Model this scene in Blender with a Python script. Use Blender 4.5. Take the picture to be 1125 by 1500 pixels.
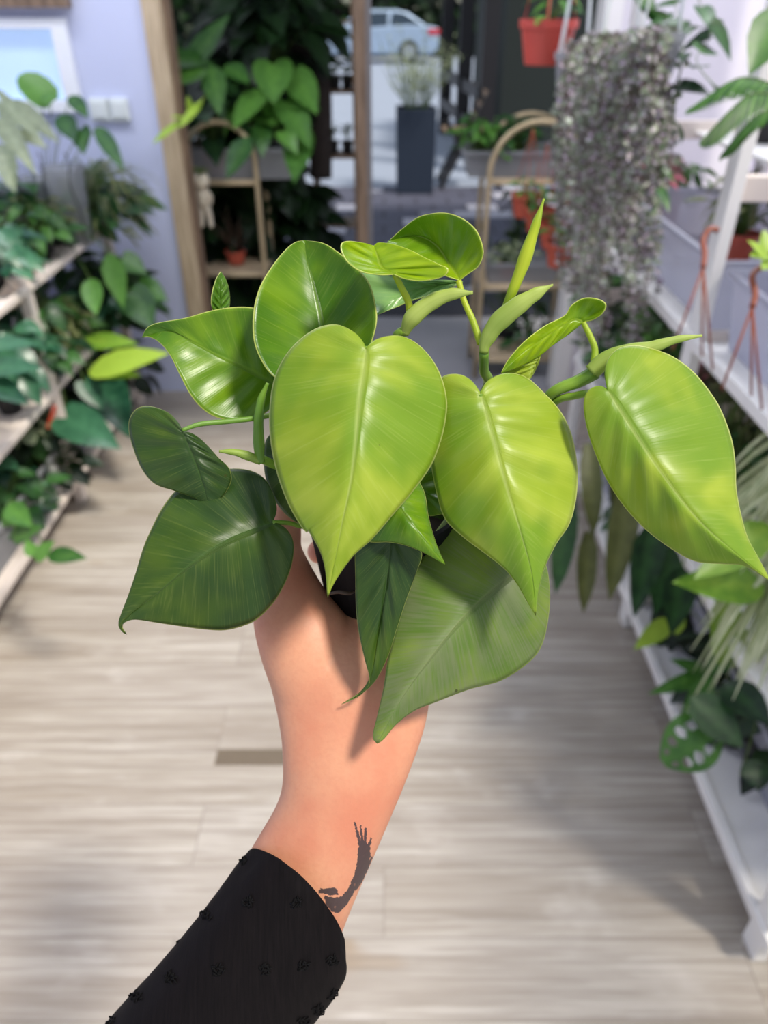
import bpy, bmesh, math, random
from mathutils import Vector, Matrix, noise
from mathutils.bvhtree import BVHTree
random.seed(7)
SC = bpy.context.scene
COL = SC.collection
for o in list(bpy.data.objects): bpy.data.objects.remove(o)

# ------------------------------------------------------------------ camera, sky, sun, exposure
EYE = 1.5; PITCH = math.radians(34.3); F_PX = 1500*26/36
cam_d = bpy.data.cameras.new('camera'); cam = bpy.data.objects.new('camera', cam_d); COL.objects.link(cam)
cam.location = (0, 0, EYE); cam.rotation_euler = (math.radians(90)-PITCH, 0, 0)
cam_d.sensor_fit = 'VERTICAL'; cam_d.sensor_height = 36; cam_d.sensor_width = 27; cam_d.lens = 26
cam_d.clip_start = 0.02; cam_d.clip_end = 200
cam_d.dof.use_dof = True; cam_d.dof.focus_distance = 0.325; cam_d.dof.aperture_fstop = 7.5
SC.camera = cam
w = bpy.data.worlds.new('sky'); SC.world = w; w.use_nodes = True
bg = w.node_tree.nodes['Background']; bg.inputs[0].default_value = (0.80, 0.88, 1.0, 1); bg.inputs[1].default_value = 0.72
sd = bpy.data.lights.new('sun', 'SUN'); sun = bpy.data.objects.new('sun', sd); COL.objects.link(sun)
sd.energy = 4.0; sd.angle = math.radians(9); sd.color = (1.0, 0.93, 0.82)
SUN_TO = Vector((0.42, -0.32, 0.86)).normalized()
sun.rotation_euler = SUN_TO.to_track_quat('Z', 'Y').to_euler(); sun.location = (1, -1, 4)
for lx, ly, lp in ((-1.0, 2.45, 20), (.85, 2.2, 24)):      # unseen fill lights added to brighten the back wall and right rack
    ld = bpy.data.lights.new('fill_light', 'AREA'); lo = bpy.data.objects.new('fill_light', ld); COL.objects.link(lo)
    ld.shape = 'RECTANGLE'; ld.size = 1.2; ld.size_y = .3; ld.energy = lp; ld.color = (.93, .95, 1); lo.location = (lx, ly, 2.66)
SC.view_settings.view_transform = 'Standard'; SC.view_settings.look = 'None'
SC.view_settings.exposure = 0.0; SC.view_settings.gamma = 1; SC.view_settings.use_curve_mapping = False

# ------------------------------------------------------------------ geometry helpers
CAM = Vector((0, 0, EYE)); FW = Vector((0, math.cos(PITCH), -math.sin(PITCH)))
UP = Vector((0, math.sin(PITCH), math.cos(PITCH))); RT = Vector((1, 0, 0))
def ray(px, py): return FW + RT*((px-562.5)/F_PX) + UP*((750-py)/F_PX)
def P(px, py, d): return CAM + ray(px, py)*d
def at_y(px, py, Y): r = ray(px, py); return CAM + r*(Y/r.y)
def at_x(px, py, X): r = ray(px, py); return CAM + r*(X/r.x)
def at_z(px, py, Z): r = ray(px, py); return CAM + r*((Z-EYE)/r.z)
def depth_of(p): return (Vector(p)-CAM).dot(FW)

def conv(pts, ox, oy, s): return [(ox+x/s, oy+y/s) for x, y in pts]
def catmull(pts, n):
    """smooth curve through pts, n samples even in length"""
    Q = []; m = len(pts)
    for i in range(m-1):
        p0 = Vector(pts[max(i-1,0)]); p1 = Vector(pts[i]); p2 = Vector(pts[i+1]); p3 = Vector(pts[min(i+2,m-1)])
        if i == 0: p0 = p1*2-p2
        if i == m-2: p3 = p2*2-p1
        for k in range(12):
            t = k/12
            Q.append(.5*((2*p1)+(p2-p0)*t+(2*p0-5*p1+4*p2-p3)*t*t+(3*p1-p0-3*p2+p3)*t**3))
    Q.append(Vector(pts[-1])); D = [0]
    for a, b in zip(Q, Q[1:]): D.append(D[-1]+(b-a).length)
    out = []; j = 0
    for k in range(n):
        t = D[-1]*k/(n-1)
        while j < len(D)-2 and D[j+1] < t: j += 1
        f = (t-D[j])/max(D[j+1]-D[j], 1e-9); out.append(Q[j].lerp(Q[j+1], min(1, max(0, f))))
    return out
def at_curve(C, t):
    x = t*(len(C)-1); i = min(int(x), len(C)-2); return C[i].lerp(C[i+1], x-i)


def tag(o, label=None, cat=None, group=None, kind=None):
    if label: o['label'] = label
    if cat: o['category'] = cat
    if group: o['group'] = group
    if kind: o['kind'] = kind
    return o
def thing(name, loc, label, cat, group=None):
    o = bpy.data.objects.new(name, None); COL.objects.link(o); o.location = loc; o.empty_display_size = .05
    return tag(o, label, cat, group)

class MB:
    """collects shapes in world coordinates, links them as one mesh object"""
    def __init__(s): s.v = []; s.f = []; s.m = []; s.t = []; s.cur = 0; s.tint = 0.5
    def av(s, p, t=None): s.v.append(Vector(p)); s.t.append(s.tint if t is None else t); return len(s.v)-1
    def af(s, idx): s.f.append(idx); s.m.append(s.cur)
    def box(s, a, b):
        x0, y0, z0 = a; x1, y1, z1 = b
        q = [s.av(p) for p in ((x0,y0,z0),(x1,y0,z0),(x1,y1,z0),(x0,y1,z0),(x0,y0,z1),(x1,y0,z1),(x1,y1,z1),(x0,y1,z1))]
        for f in ((0,3,2,1),(4,5,6,7),(0,1,5,4),(1,2,6,5),(2,3,7,6),(3,0,4,7)): s.af([q[i] for i in f])
        return s
    def bar(s, a, b, w, h):
        a = Vector(a); b = Vector(b); d = (b-a).normalized()
        u = Vector((0,0,1)) if abs(d.z) < .9 else Vector((0,1,0))
        x = d.cross(u).normalized(); y = x.cross(d).normalized(); q = []
        for p in (a, b):
            for i, j in ((-1,-1),(1,-1),(1,1),(-1,1)): q.append(s.av(p + x*(i*w/2) + y*(j*h/2)))
        for f in ((0,1,2,3),(7,6,5,4),(0,4,5,1),(1,5,6,2),(2,6,7,3),(3,7,4,0)): s.af([q[i] for i in f])
        return s
    def tube(s, pts, rad, seg=8, caps=True, flat=1.0, nrm=None):
        pts = [Vector(p) for p in pts]; n = len(pts)
        if not hasattr(rad, '__len__'): rad = [rad]*n
        ref = nrm; rings = []
        for i, p in enumerate(pts):
            d = (pts[min(i+1,n-1)]-pts[max(i-1,0)])
            d = d.normalized() if d.length > 1e-9 else Vector((0,0,1))
            if ref is None: ref = Vector((0,0,1)) if abs(d.z) < .9 else Vector((0,1,0))
            x = d.cross(ref)
            x = x.normalized() if x.length > 1e-6 else d.orthogonal().normalized()
            y = x.cross(d).normalized(); ref = y
            rings.append([s.av(p + x*(math.cos(2*math.pi*k/seg)*rad[i]) + y*(math.sin(2*math.pi*k/seg)*rad[i]*flat)) for k in range(seg)])
        for i in range(n-1):
            for k in range(seg):
                k2 = (k+1) % seg; s.af([rings[i][k], rings[i][k2], rings[i+1][k2], rings[i+1][k]])
        if caps:
            s.af(rings[0][::-1]); s.af(rings[-1])
        return s
    def lathe(s, c, prof, seg=28, top=False, bottom=True):
        c = Vector(c); rings = []
        for r, z in prof:
            rings.append([s.av(c + Vector((math.cos(2*math.pi*k/seg)*r, math.sin(2*math.pi*k/seg)*r, z))) for k in range(seg)])
        for i in range(len(prof)-1):
            for k in range(seg):
                k2 = (k+1) % seg; s.af([rings[i][k], rings[i][k2], rings[i+1][k2], rings[i+1][k]])
        if bottom: s.af(rings[0][::-1])
        if top: s.af(rings[-1])
        return s
    def leaf(s, b, d, n, L, W, shape='ovate', droop=.25, fold=.18, tint=None, wave=0.0):
        d = Vector(d).normalized(); n = Vector(n); n = (n - d*n.dot(d))
        n = n.normalized() if n.length > 1e-5 else d.orthogonal().normalized()
        side = d.cross(n); b = Vector(b); rows = SHAPES[shape]; R = []
        tt = random.random() if tint is None else tint
        def at(sv, wv, ww):
            p = b + d*(L*sv) + side*(wv*W/2) + n*(abs(wv)*W/2*fold - L*droop*max(sv, 0)**2)
            if wave: p += n*(math.sin(sv*17+wv*3)*wave*L*abs(wv))
            return p
        last = len(rows)-1
        for i, (ms, es, ew) in enumerate(rows):
            if ew < 0.001:
                c = s.av(at(ms, 0, 0), tt); R.append([c]*5); continue
            R.append([s.av(at(es, -ew, 1), tt), s.av(at((ms+es)/2, -ew*.5, .5), tt), s.av(at(ms, 0, 0), min(1, tt+.25)), s.av(at((ms+es)/2, ew*.5, .5), tt), s.av(at(es, ew, 1), tt)])
        for i in range(last):
            for k in range(4):
                q = [R[i][k], R[i+1][k], R[i+1][k+1], R[i][k+1]]
                u = []
                for x in q:
                    if x not in u: u.append(x)
                if len(u) > 2: s.af(u)
        return s
    def build(s, name, mats, parent=None, smooth=False, bevel=0, kind=None, autosm=False):
        if not isinstance(mats, (list, tuple)): mats = [mats]
        off = Vector(parent.location) if parent else Vector((0,0,0))
        if parent and parent.parent: off = Vector(parent.parent.location) + Vector(parent.location)
        me = bpy.data.meshes.new(name); me.from_pydata([tuple(v-off) for v in s.v], [], s.f)
        for m in mats: me.materials.append(m)
        me.polygons.foreach_set('material_index', s.m)
        at = me.attributes.new('tint', 'FLOAT', 'POINT'); at.data.foreach_set('value', s.t)
        if smooth: me.polygons.foreach_set('use_smooth', [True]*len(me.polygons))
        me.update()
        o = bpy.data.objects.new(name, me); COL.objects.link(o)
        if parent: o.parent = parent
        if bevel:
            b = o.modifiers.new('bevel', 'BEVEL'); b.width = bevel; b.segments = 2; b.limit_method = 'ANGLE'
        if kind: o['kind'] = kind
        return o
# rows of (midrib position, edge position, edge half width), all as fractions
SHAPES = {
 'ovate': [(0,0,0),(.08,.05,.42),(.2,.16,.82),(.38,.34,1),(.58,.55,.9),(.78,.76,.55),(.92,.92,.2),(1,1,0)],
 'heart': [(0,0,0),(.02,-.14,.35),(.06,-.12,.75),(.18,.08,1),(.4,.34,.98),(.62,.6,.7),(.84,.83,.3),(1,1,0)],
 'lance': [(0,0,0),(.1,.08,.5),(.3,.28,1),(.55,.53,.9),(.8,.79,.5),(1,1,0)],
 'round': [(0,0,0),(.05,-.06,.5),(.18,.1,.9),(.45,.42,1),(.7,.72,.85),(.9,.93,.45),(1,1,0)],
 'arrow': [(0,0,0),(.02,-.3,.5),(.08,-.2,.85),(.2,.1,.9),(.4,.35,.8),(.65,.63,.5),(.85,.85,.22),(1,1,0)],
 'strap': [(0,0,.45),(.2,.2,.9),(.4,.4,1),(.6,.6,.9),(.8,.8,.6),(1,1,0)],
}

# ------------------------------------------------------------------ materials
def newmat(name):
    m = bpy.data.materials.new(name); m.use_nodes = True; nt = m.node_tree
    return m, nt, nt.nodes['Principled BSDF'], nt.nodes['Material Output']
def N(nt, t, **kw):
    n = nt.nodes.new(t)
    for k, v in kw.items():
        if k in n.inputs: n.inputs[k].default_value = v
        else: setattr(n, k, v)
    return n
def c4(c): return (c[0], c[1], c[2], 1)
def srgb(r, g, b):
    f = lambda x: (x/255/12.92) if x/255 <= .04045 else ((x/255+.055)/1.055)**2.4
    return (f(r), f(g), f(b))
def mixrgb(nt, fac, a, b, mode='MIX'):
    n = nt.nodes.new('ShaderNodeMix'); n.data_type = 'RGBA'; n.blend_type = mode
    def put(i, v):
        if hasattr(v, 'is_output') or isinstance(v, bpy.types.NodeSocket): nt.links.new(v, n.inputs[i])
        elif isinstance(v, (int, float)): n.inputs[i].default_value = v
        else: n.inputs[i].default_value = c4(v)
    put(0, fac); put(6, a); put(7, b)
    return n.outputs[2]
def plain(name, col, rough=.5, metal=0, noise_amt=.12, scale=20, bump=0, emit=0, spec=.5):
    m, nt, bs, out = newmat(name)
    tc = N(nt, 'ShaderNodeTexCoord'); no = N(nt, 'ShaderNodeTexNoise'); no.inputs['Scale'].default_value = scale; no.inputs['Detail'].default_value = 4
    nt.links.new(tc.outputs['Object'], no.inputs['Vector'])
    o = mixrgb(nt, no.outputs['Fac'], [c*(1-noise_amt) for c in col], [min(1, c*(1+noise_amt)) for c in col])
    nt.links.new(o, bs.inputs['Base Color']); bs.inputs['Roughness'].default_value = rough; bs.inputs['Metallic'].default_value = metal
    bs.inputs['Specular IOR Level'].default_value = spec
    if bump:
        bp = N(nt, 'ShaderNodeBump'); bp.inputs['Strength'].default_value = bump; bp.inputs['Distance'].default_value = .002
        nt.links.new(no.outputs['Fac'], bp.inputs['Height']); nt.links.new(bp.outputs['Normal'], bs.inputs['Normal'])
    if emit:
        bs.inputs['Emission Color'].default_value = c4(col); bs.inputs['Emission Strength'].default_value = emit
    return m
def math_n(nt, op, a, b=None, c=None, clamp=False):
    n = nt.nodes.new('ShaderNodeMath'); n.operation = op; n.use_clamp = clamp
    for i, v in enumerate((a, b, c)):
        if v is None: continue
        if isinstance(v, (int, float)): n.inputs[i].default_value = v
        else: nt.links.new(v, n.inputs[i])
    return n.outputs[0]
def ramp01(nt, v, lo, hi):
    n = nt.nodes.new('ShaderNodeMapRange'); n.interpolation_type = 'SMOOTHSTEP'
    nt.links.new(v, n.inputs[0]); n.inputs[1].default_value = lo; n.inputs[2].default_value = hi
    return n.outputs[0]
def translucent_mix(nt, bs, out, colsock, fac, tcol=None):
    tr = nt.nodes.new('ShaderNodeBsdfTranslucent'); mx = nt.nodes.new('ShaderNodeMixShader'); mx.inputs[0].default_value = fac
    if tcol is not None: nt.links.new(mixrgb(nt, 1.0, colsock, tcol, 'MULTIPLY'), tr.inputs[0])
    else: nt.links.new(colsock, tr.inputs[0])
    nt.links.new(bs.outputs[0], mx.inputs[1]); nt.links.new(tr.outputs[0], mx.inputs[2]); nt.links.new(mx.outputs[0], out.inputs[0])
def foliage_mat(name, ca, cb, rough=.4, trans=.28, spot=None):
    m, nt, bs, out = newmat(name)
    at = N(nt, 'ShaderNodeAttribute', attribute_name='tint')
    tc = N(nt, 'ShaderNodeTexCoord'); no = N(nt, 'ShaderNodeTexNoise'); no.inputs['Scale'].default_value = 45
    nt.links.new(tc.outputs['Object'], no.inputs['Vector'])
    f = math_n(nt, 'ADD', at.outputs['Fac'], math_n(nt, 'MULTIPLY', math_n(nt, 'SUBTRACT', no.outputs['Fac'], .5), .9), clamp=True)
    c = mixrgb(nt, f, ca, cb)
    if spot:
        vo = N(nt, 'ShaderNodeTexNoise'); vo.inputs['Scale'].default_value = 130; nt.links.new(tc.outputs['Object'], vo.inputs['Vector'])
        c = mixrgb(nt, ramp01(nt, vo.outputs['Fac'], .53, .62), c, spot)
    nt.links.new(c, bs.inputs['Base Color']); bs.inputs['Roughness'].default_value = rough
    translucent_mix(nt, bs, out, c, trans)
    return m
FOL = {
 'deep':  foliage_mat('deep_green_foliage', srgb(18,46,26), srgb(62,108,50)),
 'mid':   foliage_mat('mid_green_foliage', srgb(36,84,34), srgb(98,150,60)),
 'lime':  foliage_mat('lime_foliage', srgb(98,144,40), srgb(166,198,70)),
 'blue':  foliage_mat('blue_green_foliage', srgb(24,66,48), srgb(74,128,92), rough=.3),
 'olive': foliage_mat('olive_foliage', srgb(70,76,36), srgb(118,122,66)),
 'moss':  foliage_mat('moss_foliage', srgb(62,66,34), srgb(128,136,84)),
 'heart_string': foliage_mat('silver_string_foliage', srgb(78,58,58), srgb(146,162,134), spot=srgb(196,178,196)),
 'spider': foliage_mat('striped_spider_foliage', srgb(134,160,92), srgb(238,240,204)),
 'pink':  foliage_mat('pink_foliage', srgb(96,74,60), srgb(210,110,130)),
 'grey':  foliage_mat('grey_green_foliage', srgb(96,112,84), srgb(166,176,138)),
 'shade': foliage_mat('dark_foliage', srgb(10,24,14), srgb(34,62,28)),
}
STEM = plain('plant_stem', srgb(84,110,50), .5)
BROWN = plain('brown_stem', srgb(70,52,36), .7, noise_amt=.3)
SOIL = plain('potting_soil', srgb(44,32,24), .95, noise_amt=.5, scale=120, bump=.8)
TERRA = plain('terracotta_plastic', srgb(186,84,62), .5)
REDP = plain('red_plastic', srgb(206,82,70), .42)
BLACKP = plain('black_plastic', srgb(22,22,24), .45)
WHITEP = plain('white_plastic', srgb(226,232,230), .4, noise_amt=.03)
WHITEW = plain('white_painted_wood', srgb(238,236,232), .45, noise_amt=.04, scale=9)
CREAMW = plain('cream_painted_wood', srgb(226,214,204), .5, noise_amt=.05, scale=9)
HANGER = plain('brown_plastic_hanger', srgb(134,66,42), .4)
GOLD = plain('brushed_gold_tube', srgb(196,176,140), .4, metal=.35)
DARKMETAL = plain('dark_metal', srgb(32,30,34), .5)
PLANTER = plain('slate_planter', srgb(40,52,70), .6, noise_amt=.08)
WHITEWALL = plain('lavender_wall_paint', srgb(206,212,238), .8, noise_amt=.03, scale=3)
def plastic(name, col, alpha, rough=.25):
    m, nt, bs, out = newmat(name)
    tc = N(nt, 'ShaderNodeTexCoord'); no = N(nt, 'ShaderNodeTexNoise'); no.inputs['Scale'].default_value = 8
    nt.links.new(tc.outputs['Object'], no.inputs['Vector'])
    c = mixrgb(nt, no.outputs['Fac'], [x*.92 for x in col], col); nt.links.new(c, bs.inputs['Base Color'])
    bs.inputs['Roughness'].default_value = rough
    tr = N(nt, 'ShaderNodeBsdfTransparent'); tl = N(nt, 'ShaderNodeBsdfTranslucent'); nt.links.new(c, tl.inputs[0])
    m1 = N(nt, 'ShaderNodeMixShader'); m1.inputs[0].default_value = .4; nt.links.new(bs.outputs[0], m1.inputs[1]); nt.links.new(tl.outputs[0], m1.inputs[2])
    m2 = N(nt, 'ShaderNodeMixShader'); m2.inputs[0].default_value = 1-alpha; nt.links.new(m1.outputs[0], m2.inputs[1]); nt.links.new(tr.outputs[0], m2.inputs[2])
    nt.links.new(m2.outputs[0], out.inputs[0])
    return m
CLEAR = plastic('clear_plastic', srgb(214,216,228), .62)
CLEARD = plastic('smoky_clear_plastic', srgb(190,192,196), .55)
def wood(name, ca, cb, axis=2, scale=6):
    m, nt, bs, out = newmat(name)
    tc = N(nt, 'ShaderNodeTexCoord'); mp = N(nt, 'ShaderNodeMapping'); sc = [14, 14, 14]; sc[axis] = 1.2; mp.inputs['Scale'].default_value = sc
    nt.links.new(tc.outputs['Object'], mp.inputs[0]); no = N(nt, 'ShaderNodeTexNoise'); no.inputs['Scale'].default_value = scale; no.inputs['Detail'].default_value = 6
    nt.links.new(mp.outputs[0], no.inputs['Vector'])
    nt.links.new(mixrgb(nt, ramp01(nt, no.outputs['Fac'], .3, .7), ca, cb), bs.inputs['Base Color']); bs.inputs['Roughness'].default_value = .6
    return m
PINE = wood('pale_pine', srgb(176,154,124), srgb(206,186,154))
OAK = wood('brown_wood', srgb(104,84,66), srgb(146,122,100))
def floor_mat():
    m, nt, bs, out = newmat('grey_washed_plank_floor'); L = nt.links
    tc = N(nt, 'ShaderNodeTexCoord')
    br = N(nt, 'ShaderNodeTexBrick'); br.offset = .37; br.offset_frequency = 2
    br.inputs['Color1'].default_value = c4((.0,.0,.0)); br.inputs['Color2'].default_value = c4((1,1,1)); br.inputs['Mortar'].default_value = c4((.5,.5,.5))
    br.inputs['Scale'].default_value = 1; br.inputs['Mortar Size'].default_value = .0012; br.inputs['Brick Width'].default_value = 1.1; br.inputs['Row Height'].default_value = .145
    L.new(tc.outputs['Object'], br.inputs['Vector'])
    cmb = N(nt, 'ShaderNodeVectorMath', operation='MULTIPLY_ADD'); cmb.inputs[1].default_value = (0, 0, 3)   # per plank offset
    L.new(br.outputs['Color'], cmb.inputs[0]); L.new(tc.outputs['Object'], cmb.inputs[2])
    def nz(sx, sy, det, sc=1):
        mp = N(nt, 'ShaderNodeMapping'); mp.inputs['Scale'].default_value = (sx, sy, 3); L.new(cmb.outputs[0], mp.inputs[0])
        n = N(nt, 'ShaderNodeTexNoise'); n.inputs['Scale'].default_value = sc; n.inputs['Detail'].default_value = det; n.inputs['Roughness'].default_value = .62
        L.new(mp.outputs[0], n.inputs['Vector']); return n.outputs['Fac']
    g1 = nz(3, 60, 6); g2 = nz(1.6, 16, 4); g3 = nz(5, 7, 3)
    c = mixrgb(nt, ramp01(nt, g2, .3, .7), srgb(154,144,131), srgb(184,177,166))
    c = mixrgb(nt, math_n(nt, 'MULTIPLY', ramp01(nt, g1, .45, .7), .6), c, srgb(138,126,112))
    c = mixrgb(nt, math_n(nt, 'MULTIPLY', ramp01(nt, g3, .55, .75), .35), c, srgb(208,203,196))
    c = mixrgb(nt, math_n(nt, 'MULTIPLY', br.outputs['Color'], .22), c, srgb(158,150,146))
    c = mixrgb(nt, math_n(nt, 'MULTIPLY', br.outputs['Fac'], .5), c, srgb(96,86,78))
    g4 = nz(2.2, 5.5, 2)
    c = mixrgb(nt, math_n(nt, 'MULTIPLY', ramp01(nt, g4, .68, .76), .6), c, srgb(146,122,92))
    g5 = nz(2.5, 85, 3)
    c = mixrgb(nt, math_n(nt, 'MULTIPLY', ramp01(nt, g5, .46, .62), .42), c, srgb(130,119,107))
    L.new(c, bs.inputs['Base Color']); bs.inputs['Roughness'].default_value = .5
    bp = N(nt, 'ShaderNodeBump'); bp.inputs['Strength'].default_value = .25; bp.inputs['Distance'].default_value = .001; L.new(g1, bp.inputs['Height']); L.new(bp.outputs[0], bs.inputs['Normal'])
    return m
def paver_mat():
    m, nt, bs, out = newmat('street_pavers'); L = nt.links
    tc = N(nt, 'ShaderNodeTexCoord'); br = N(nt, 'ShaderNodeTexBrick')
    br.inputs['Color1'].default_value = c4(srgb(78,80,98)); br.inputs['Color2'].default_value = c4(srgb(84,86,104)); br.inputs['Mortar'].default_value = c4(srgb(52,52,64))
    br.inputs['Scale'].default_value = 1; br.inputs['Mortar Size'].default_value = .012; br.inputs['Brick Width'].default_value = .3; br.inputs['Row Height'].default_value = .27
    L.new(tc.outputs['Object'], br.inputs['Vector'])
    b2 = N(nt, 'ShaderNodeTexBrick'); b2.inputs['Color1'].default_value = c4((0,0,0)); b2.inputs['Color2'].default_value = c4((1,1,1)); b2.inputs['Mortar'].default_value = c4((0,0,0))
    b2.inputs['Scale'].default_value = 1; b2.inputs['Mortar Size'].default_value = .012; b2.inputs['Brick Width'].default_value = .3; b2.inputs['Row Height'].default_value = .27
    L.new(tc.outputs['Object'], b2.inputs['Vector'])
    c = mixrgb(nt, ramp01(nt, b2.outputs['Color'], .74, .76), br.outputs['Color'], srgb(176,176,190))
    L.new(c, bs.inputs['Base Color']); bs.inputs['Roughness'].default_value = .8
    return m
GLASS, _nt, _bs, _out = newmat('clear_glass')
_bs.inputs['Roughness'].default_value = .03; _bs.inputs['Base Color'].default_value = (.9,.95,1,1)
_tr = N(_nt, 'ShaderNodeBsdfTransparent'); _mx = N(_nt, 'ShaderNodeMixShader'); _fr = N(_nt, 'ShaderNodeFresnel'); _fr.inputs[0].default_value = 1.4
_nt.links.new(_fr.outputs[0], _mx.inputs[0]); _nt.links.new(_tr.outputs[0], _mx.inputs[1]); _nt.links.new(_bs.outputs[0], _mx.inputs[2]); _nt.links.new(_mx.outputs[0], _out.inputs[0])

# ------------------------------------------------------------------ the setting
def struct(name, mb, mat, **k):
    o = mb.build(name, mat, **k); o['kind'] = 'structure'; return o
WY = 3.22                       # the shop front
struct('floor', MB().box((-2.6, -1.2, -.05), (1.75, WY, 0)), floor_mat())
struct('trim_1', MB().box((-3, WY, -.06), (3, 4.25, -.005)), plain('grey_step_tile', srgb(150,150,156), .6, scale=5))
struct('trim_2', MB().box((-3, 4.25, -.06), (3, 4.7, .0)), plain('dark_doormat', srgb(46,48,58), .9))
struct('trim_3', MB().box((-9, 4.7, -.06), (9, 8.1, -.01)), paver_mat())
struct('trim_4', MB().box((-40, 8.1, -.08), (40, 45, -.02)), plain('pale_road', srgb(150,160,178), .9, noise_amt=.06, scale=1.2))
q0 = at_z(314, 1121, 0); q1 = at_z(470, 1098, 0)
struct('floor_strip', MB().box((q0.x, q0.y, -.01), (q1.x+.02, q1.y, .0012)), plain('dark_floor_strip', srgb(104,92,76), .6))  # thin dark brown strip added on top of the floor planks
# shop front wall with the small window beside the door
wx0, wx1, wz0, wz1 = -2.3, -1.15, 1.17, 1.47
wb = MB(); wb.box((-2.6, WY, 0), (-.87, WY+.16, wz0)).box((wx1, WY, wz0), (-.87, WY+.16, wz1)).box((-2.6, WY, wz0), (wx0, WY+.16, wz1)).box((-2.6, WY, wz1), (-.87, WY+.16, 2.7))
struct('wall_back', wb, WHITEWALL)
struct('wall_left', MB().box((-1.78, -1.2, 0), (-1.66, WY, 2.7)), WHITEWALL)
struct('wall_right', MB().box((1.45, -1.2, 0), (1.6, WY, .8)), plain('white_lilac_wall', srgb(232,226,240), .8, noise_amt=.03))
wm = MB()
for y in (-.2, .75, 1.7, 2.65): wm.box((1.46, y-.03, .8), (1.54, y+.03, 2.7))
wm.box((1.46, -1.2, .8), (1.56, WY, .86)); wm.box((1.46, -1.2, 2.3), (1.54, WY, 2.36))
struct('window_2', wm, WHITEW)
cu = MB(); ny = 150; cq = []
for j in (0, 1, 2, 3, 4):
    cq.append([cu.av((1.38+.018*math.sin(i*.9)+.008*math.sin(i*2.3+j), 0.2+2.95*i/ny, .72+1.7*j/4)) for i in range(ny+1)])
for j in range(4):
    for i in range(ny): cu.af([cq[j][i], cq[j][i+1], cq[j+1][i+1], cq[j+1][i]])
cm_, cnt, cbs, cout = newmat('sheer_lilac_curtain'); crgb = N(cnt, 'ShaderNodeTexNoise'); cbs.inputs['Roughness'].default_value = .9
cc = mixrgb(cnt, crgb.outputs['Fac'], srgb(226,216,240), srgb(244,238,250)); cnt.links.new(cc, cbs.inputs['Base Color']); translucent_mix(cnt, cbs, cout, cc, .6)
co_ = cu.build('curtain', cm_, None, smooth=True); tag(co_, 'sheer pale lilac curtain across the bright window behind the right rack', 'curtain')

struct('wall_front_side', MB().box((.86, WY, 0), (1.6, WY+.16, 2.7)), plain('pale_pier_paint', srgb(226,222,228), .8, noise_amt=.03))
fr = MB(); t = .055
fr.box((wx0, WY-.03, wz1-t*.6), (wx1, WY+.05, wz1)); fr.box((wx0, WY-.03, wz0), (wx1, WY+.05, wz0+t*.7)); fr.box((wx1-t, WY-.03, wz0+t*.7), (wx1, WY+.05, wz1-t*.6)); fr.box((wx0, WY-.03, wz0+t*.7), (wx0+t, WY+.05, wz1-t*.6))
win = struct('window_1', fr, plain('white_window_frame', srgb(250,252,255), .3, noise_amt=.01))
pane = MB().box((wx0+t, WY+.01, wz0+.04), (wx1-t, WY+.02, wz1-.035)).build('pane', plain('glowing_frosted_glass', srgb(190,216,250), .2, noise_amt=.04, scale=2, emit=.42), win)  # pane glows by its own emission, standing in for sky light
struct('trim_5', MB().box((wx0-.1, WY-.06, wz1+.03), (wx1+.03, WY-.002, wz1+.12)), OAK)
# door jambs and the mullion
db = MB().box((-.87, WY-.02, 0), (-.80, WY+.1, 2.7)); d1 = struct('door_1', db, PINE, bevel=.004)
MB().box((-.80, WY+.02, 0), (-.785, WY+.09, 2.7)).build('inner_stop', OAK, d1)
a = at_y(533, 200, WY+.35)
d2 = struct('door_2', MB().box((a.x-.03, WY+.32, 0), (a.x+.012, WY+.4, 2.7)), OAK, bevel=.003)
MB().box((a.x+.012, WY+.33, 0), (a.x+.035, WY+.37, 2.7)).build('door_edge', plain('grey_alloy', srgb(120,116,116), .4), d2)
jr = MB().box((.79, WY-.02, 0), (.86, WY+.1, 2.7)); struct('door_3', jr, WHITEW, bevel=.004)

struct('shade_ceiling', MB().box((-2.6, 1.75, 2.7), (1.6, WY+.16, 2.8)).box((-2.6, -1.2, 2.7), (-.85, 1.75, 2.8)), WHITEWALL)  # unseen slab added to shade the back and left, open above the camera
struct('shade_awning', MB().box((-1.1, WY+.16, 2.55), (2.6, 6.2, 2.62)), plain('shade_awning_grey', srgb(84,84,92), .8))  # unseen awning added to dim the plants around the doorway

# light switch
sp = at_y(162, 160, WY)
ls = thing('light_switch', (sp.x, WY, sp.z), 'white double light switch on the lilac wall beside the window', 'light switch')
for k in (-1, 1):
    q = MB().box((sp.x+k*.038-.036, WY-.022, sp.z-.04), (sp.x+k*.038+.036, WY, sp.z+.04)).build('switch_plate', WHITEP, ls, bevel=.006)
    MB().box((sp.x+k*.038-.025, WY-.028, sp.z-.027), (sp.x+k*.038+.025, WY-.02, sp.z+.027)).build('rocker', WHITEP, ls, bevel=.003)

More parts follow.
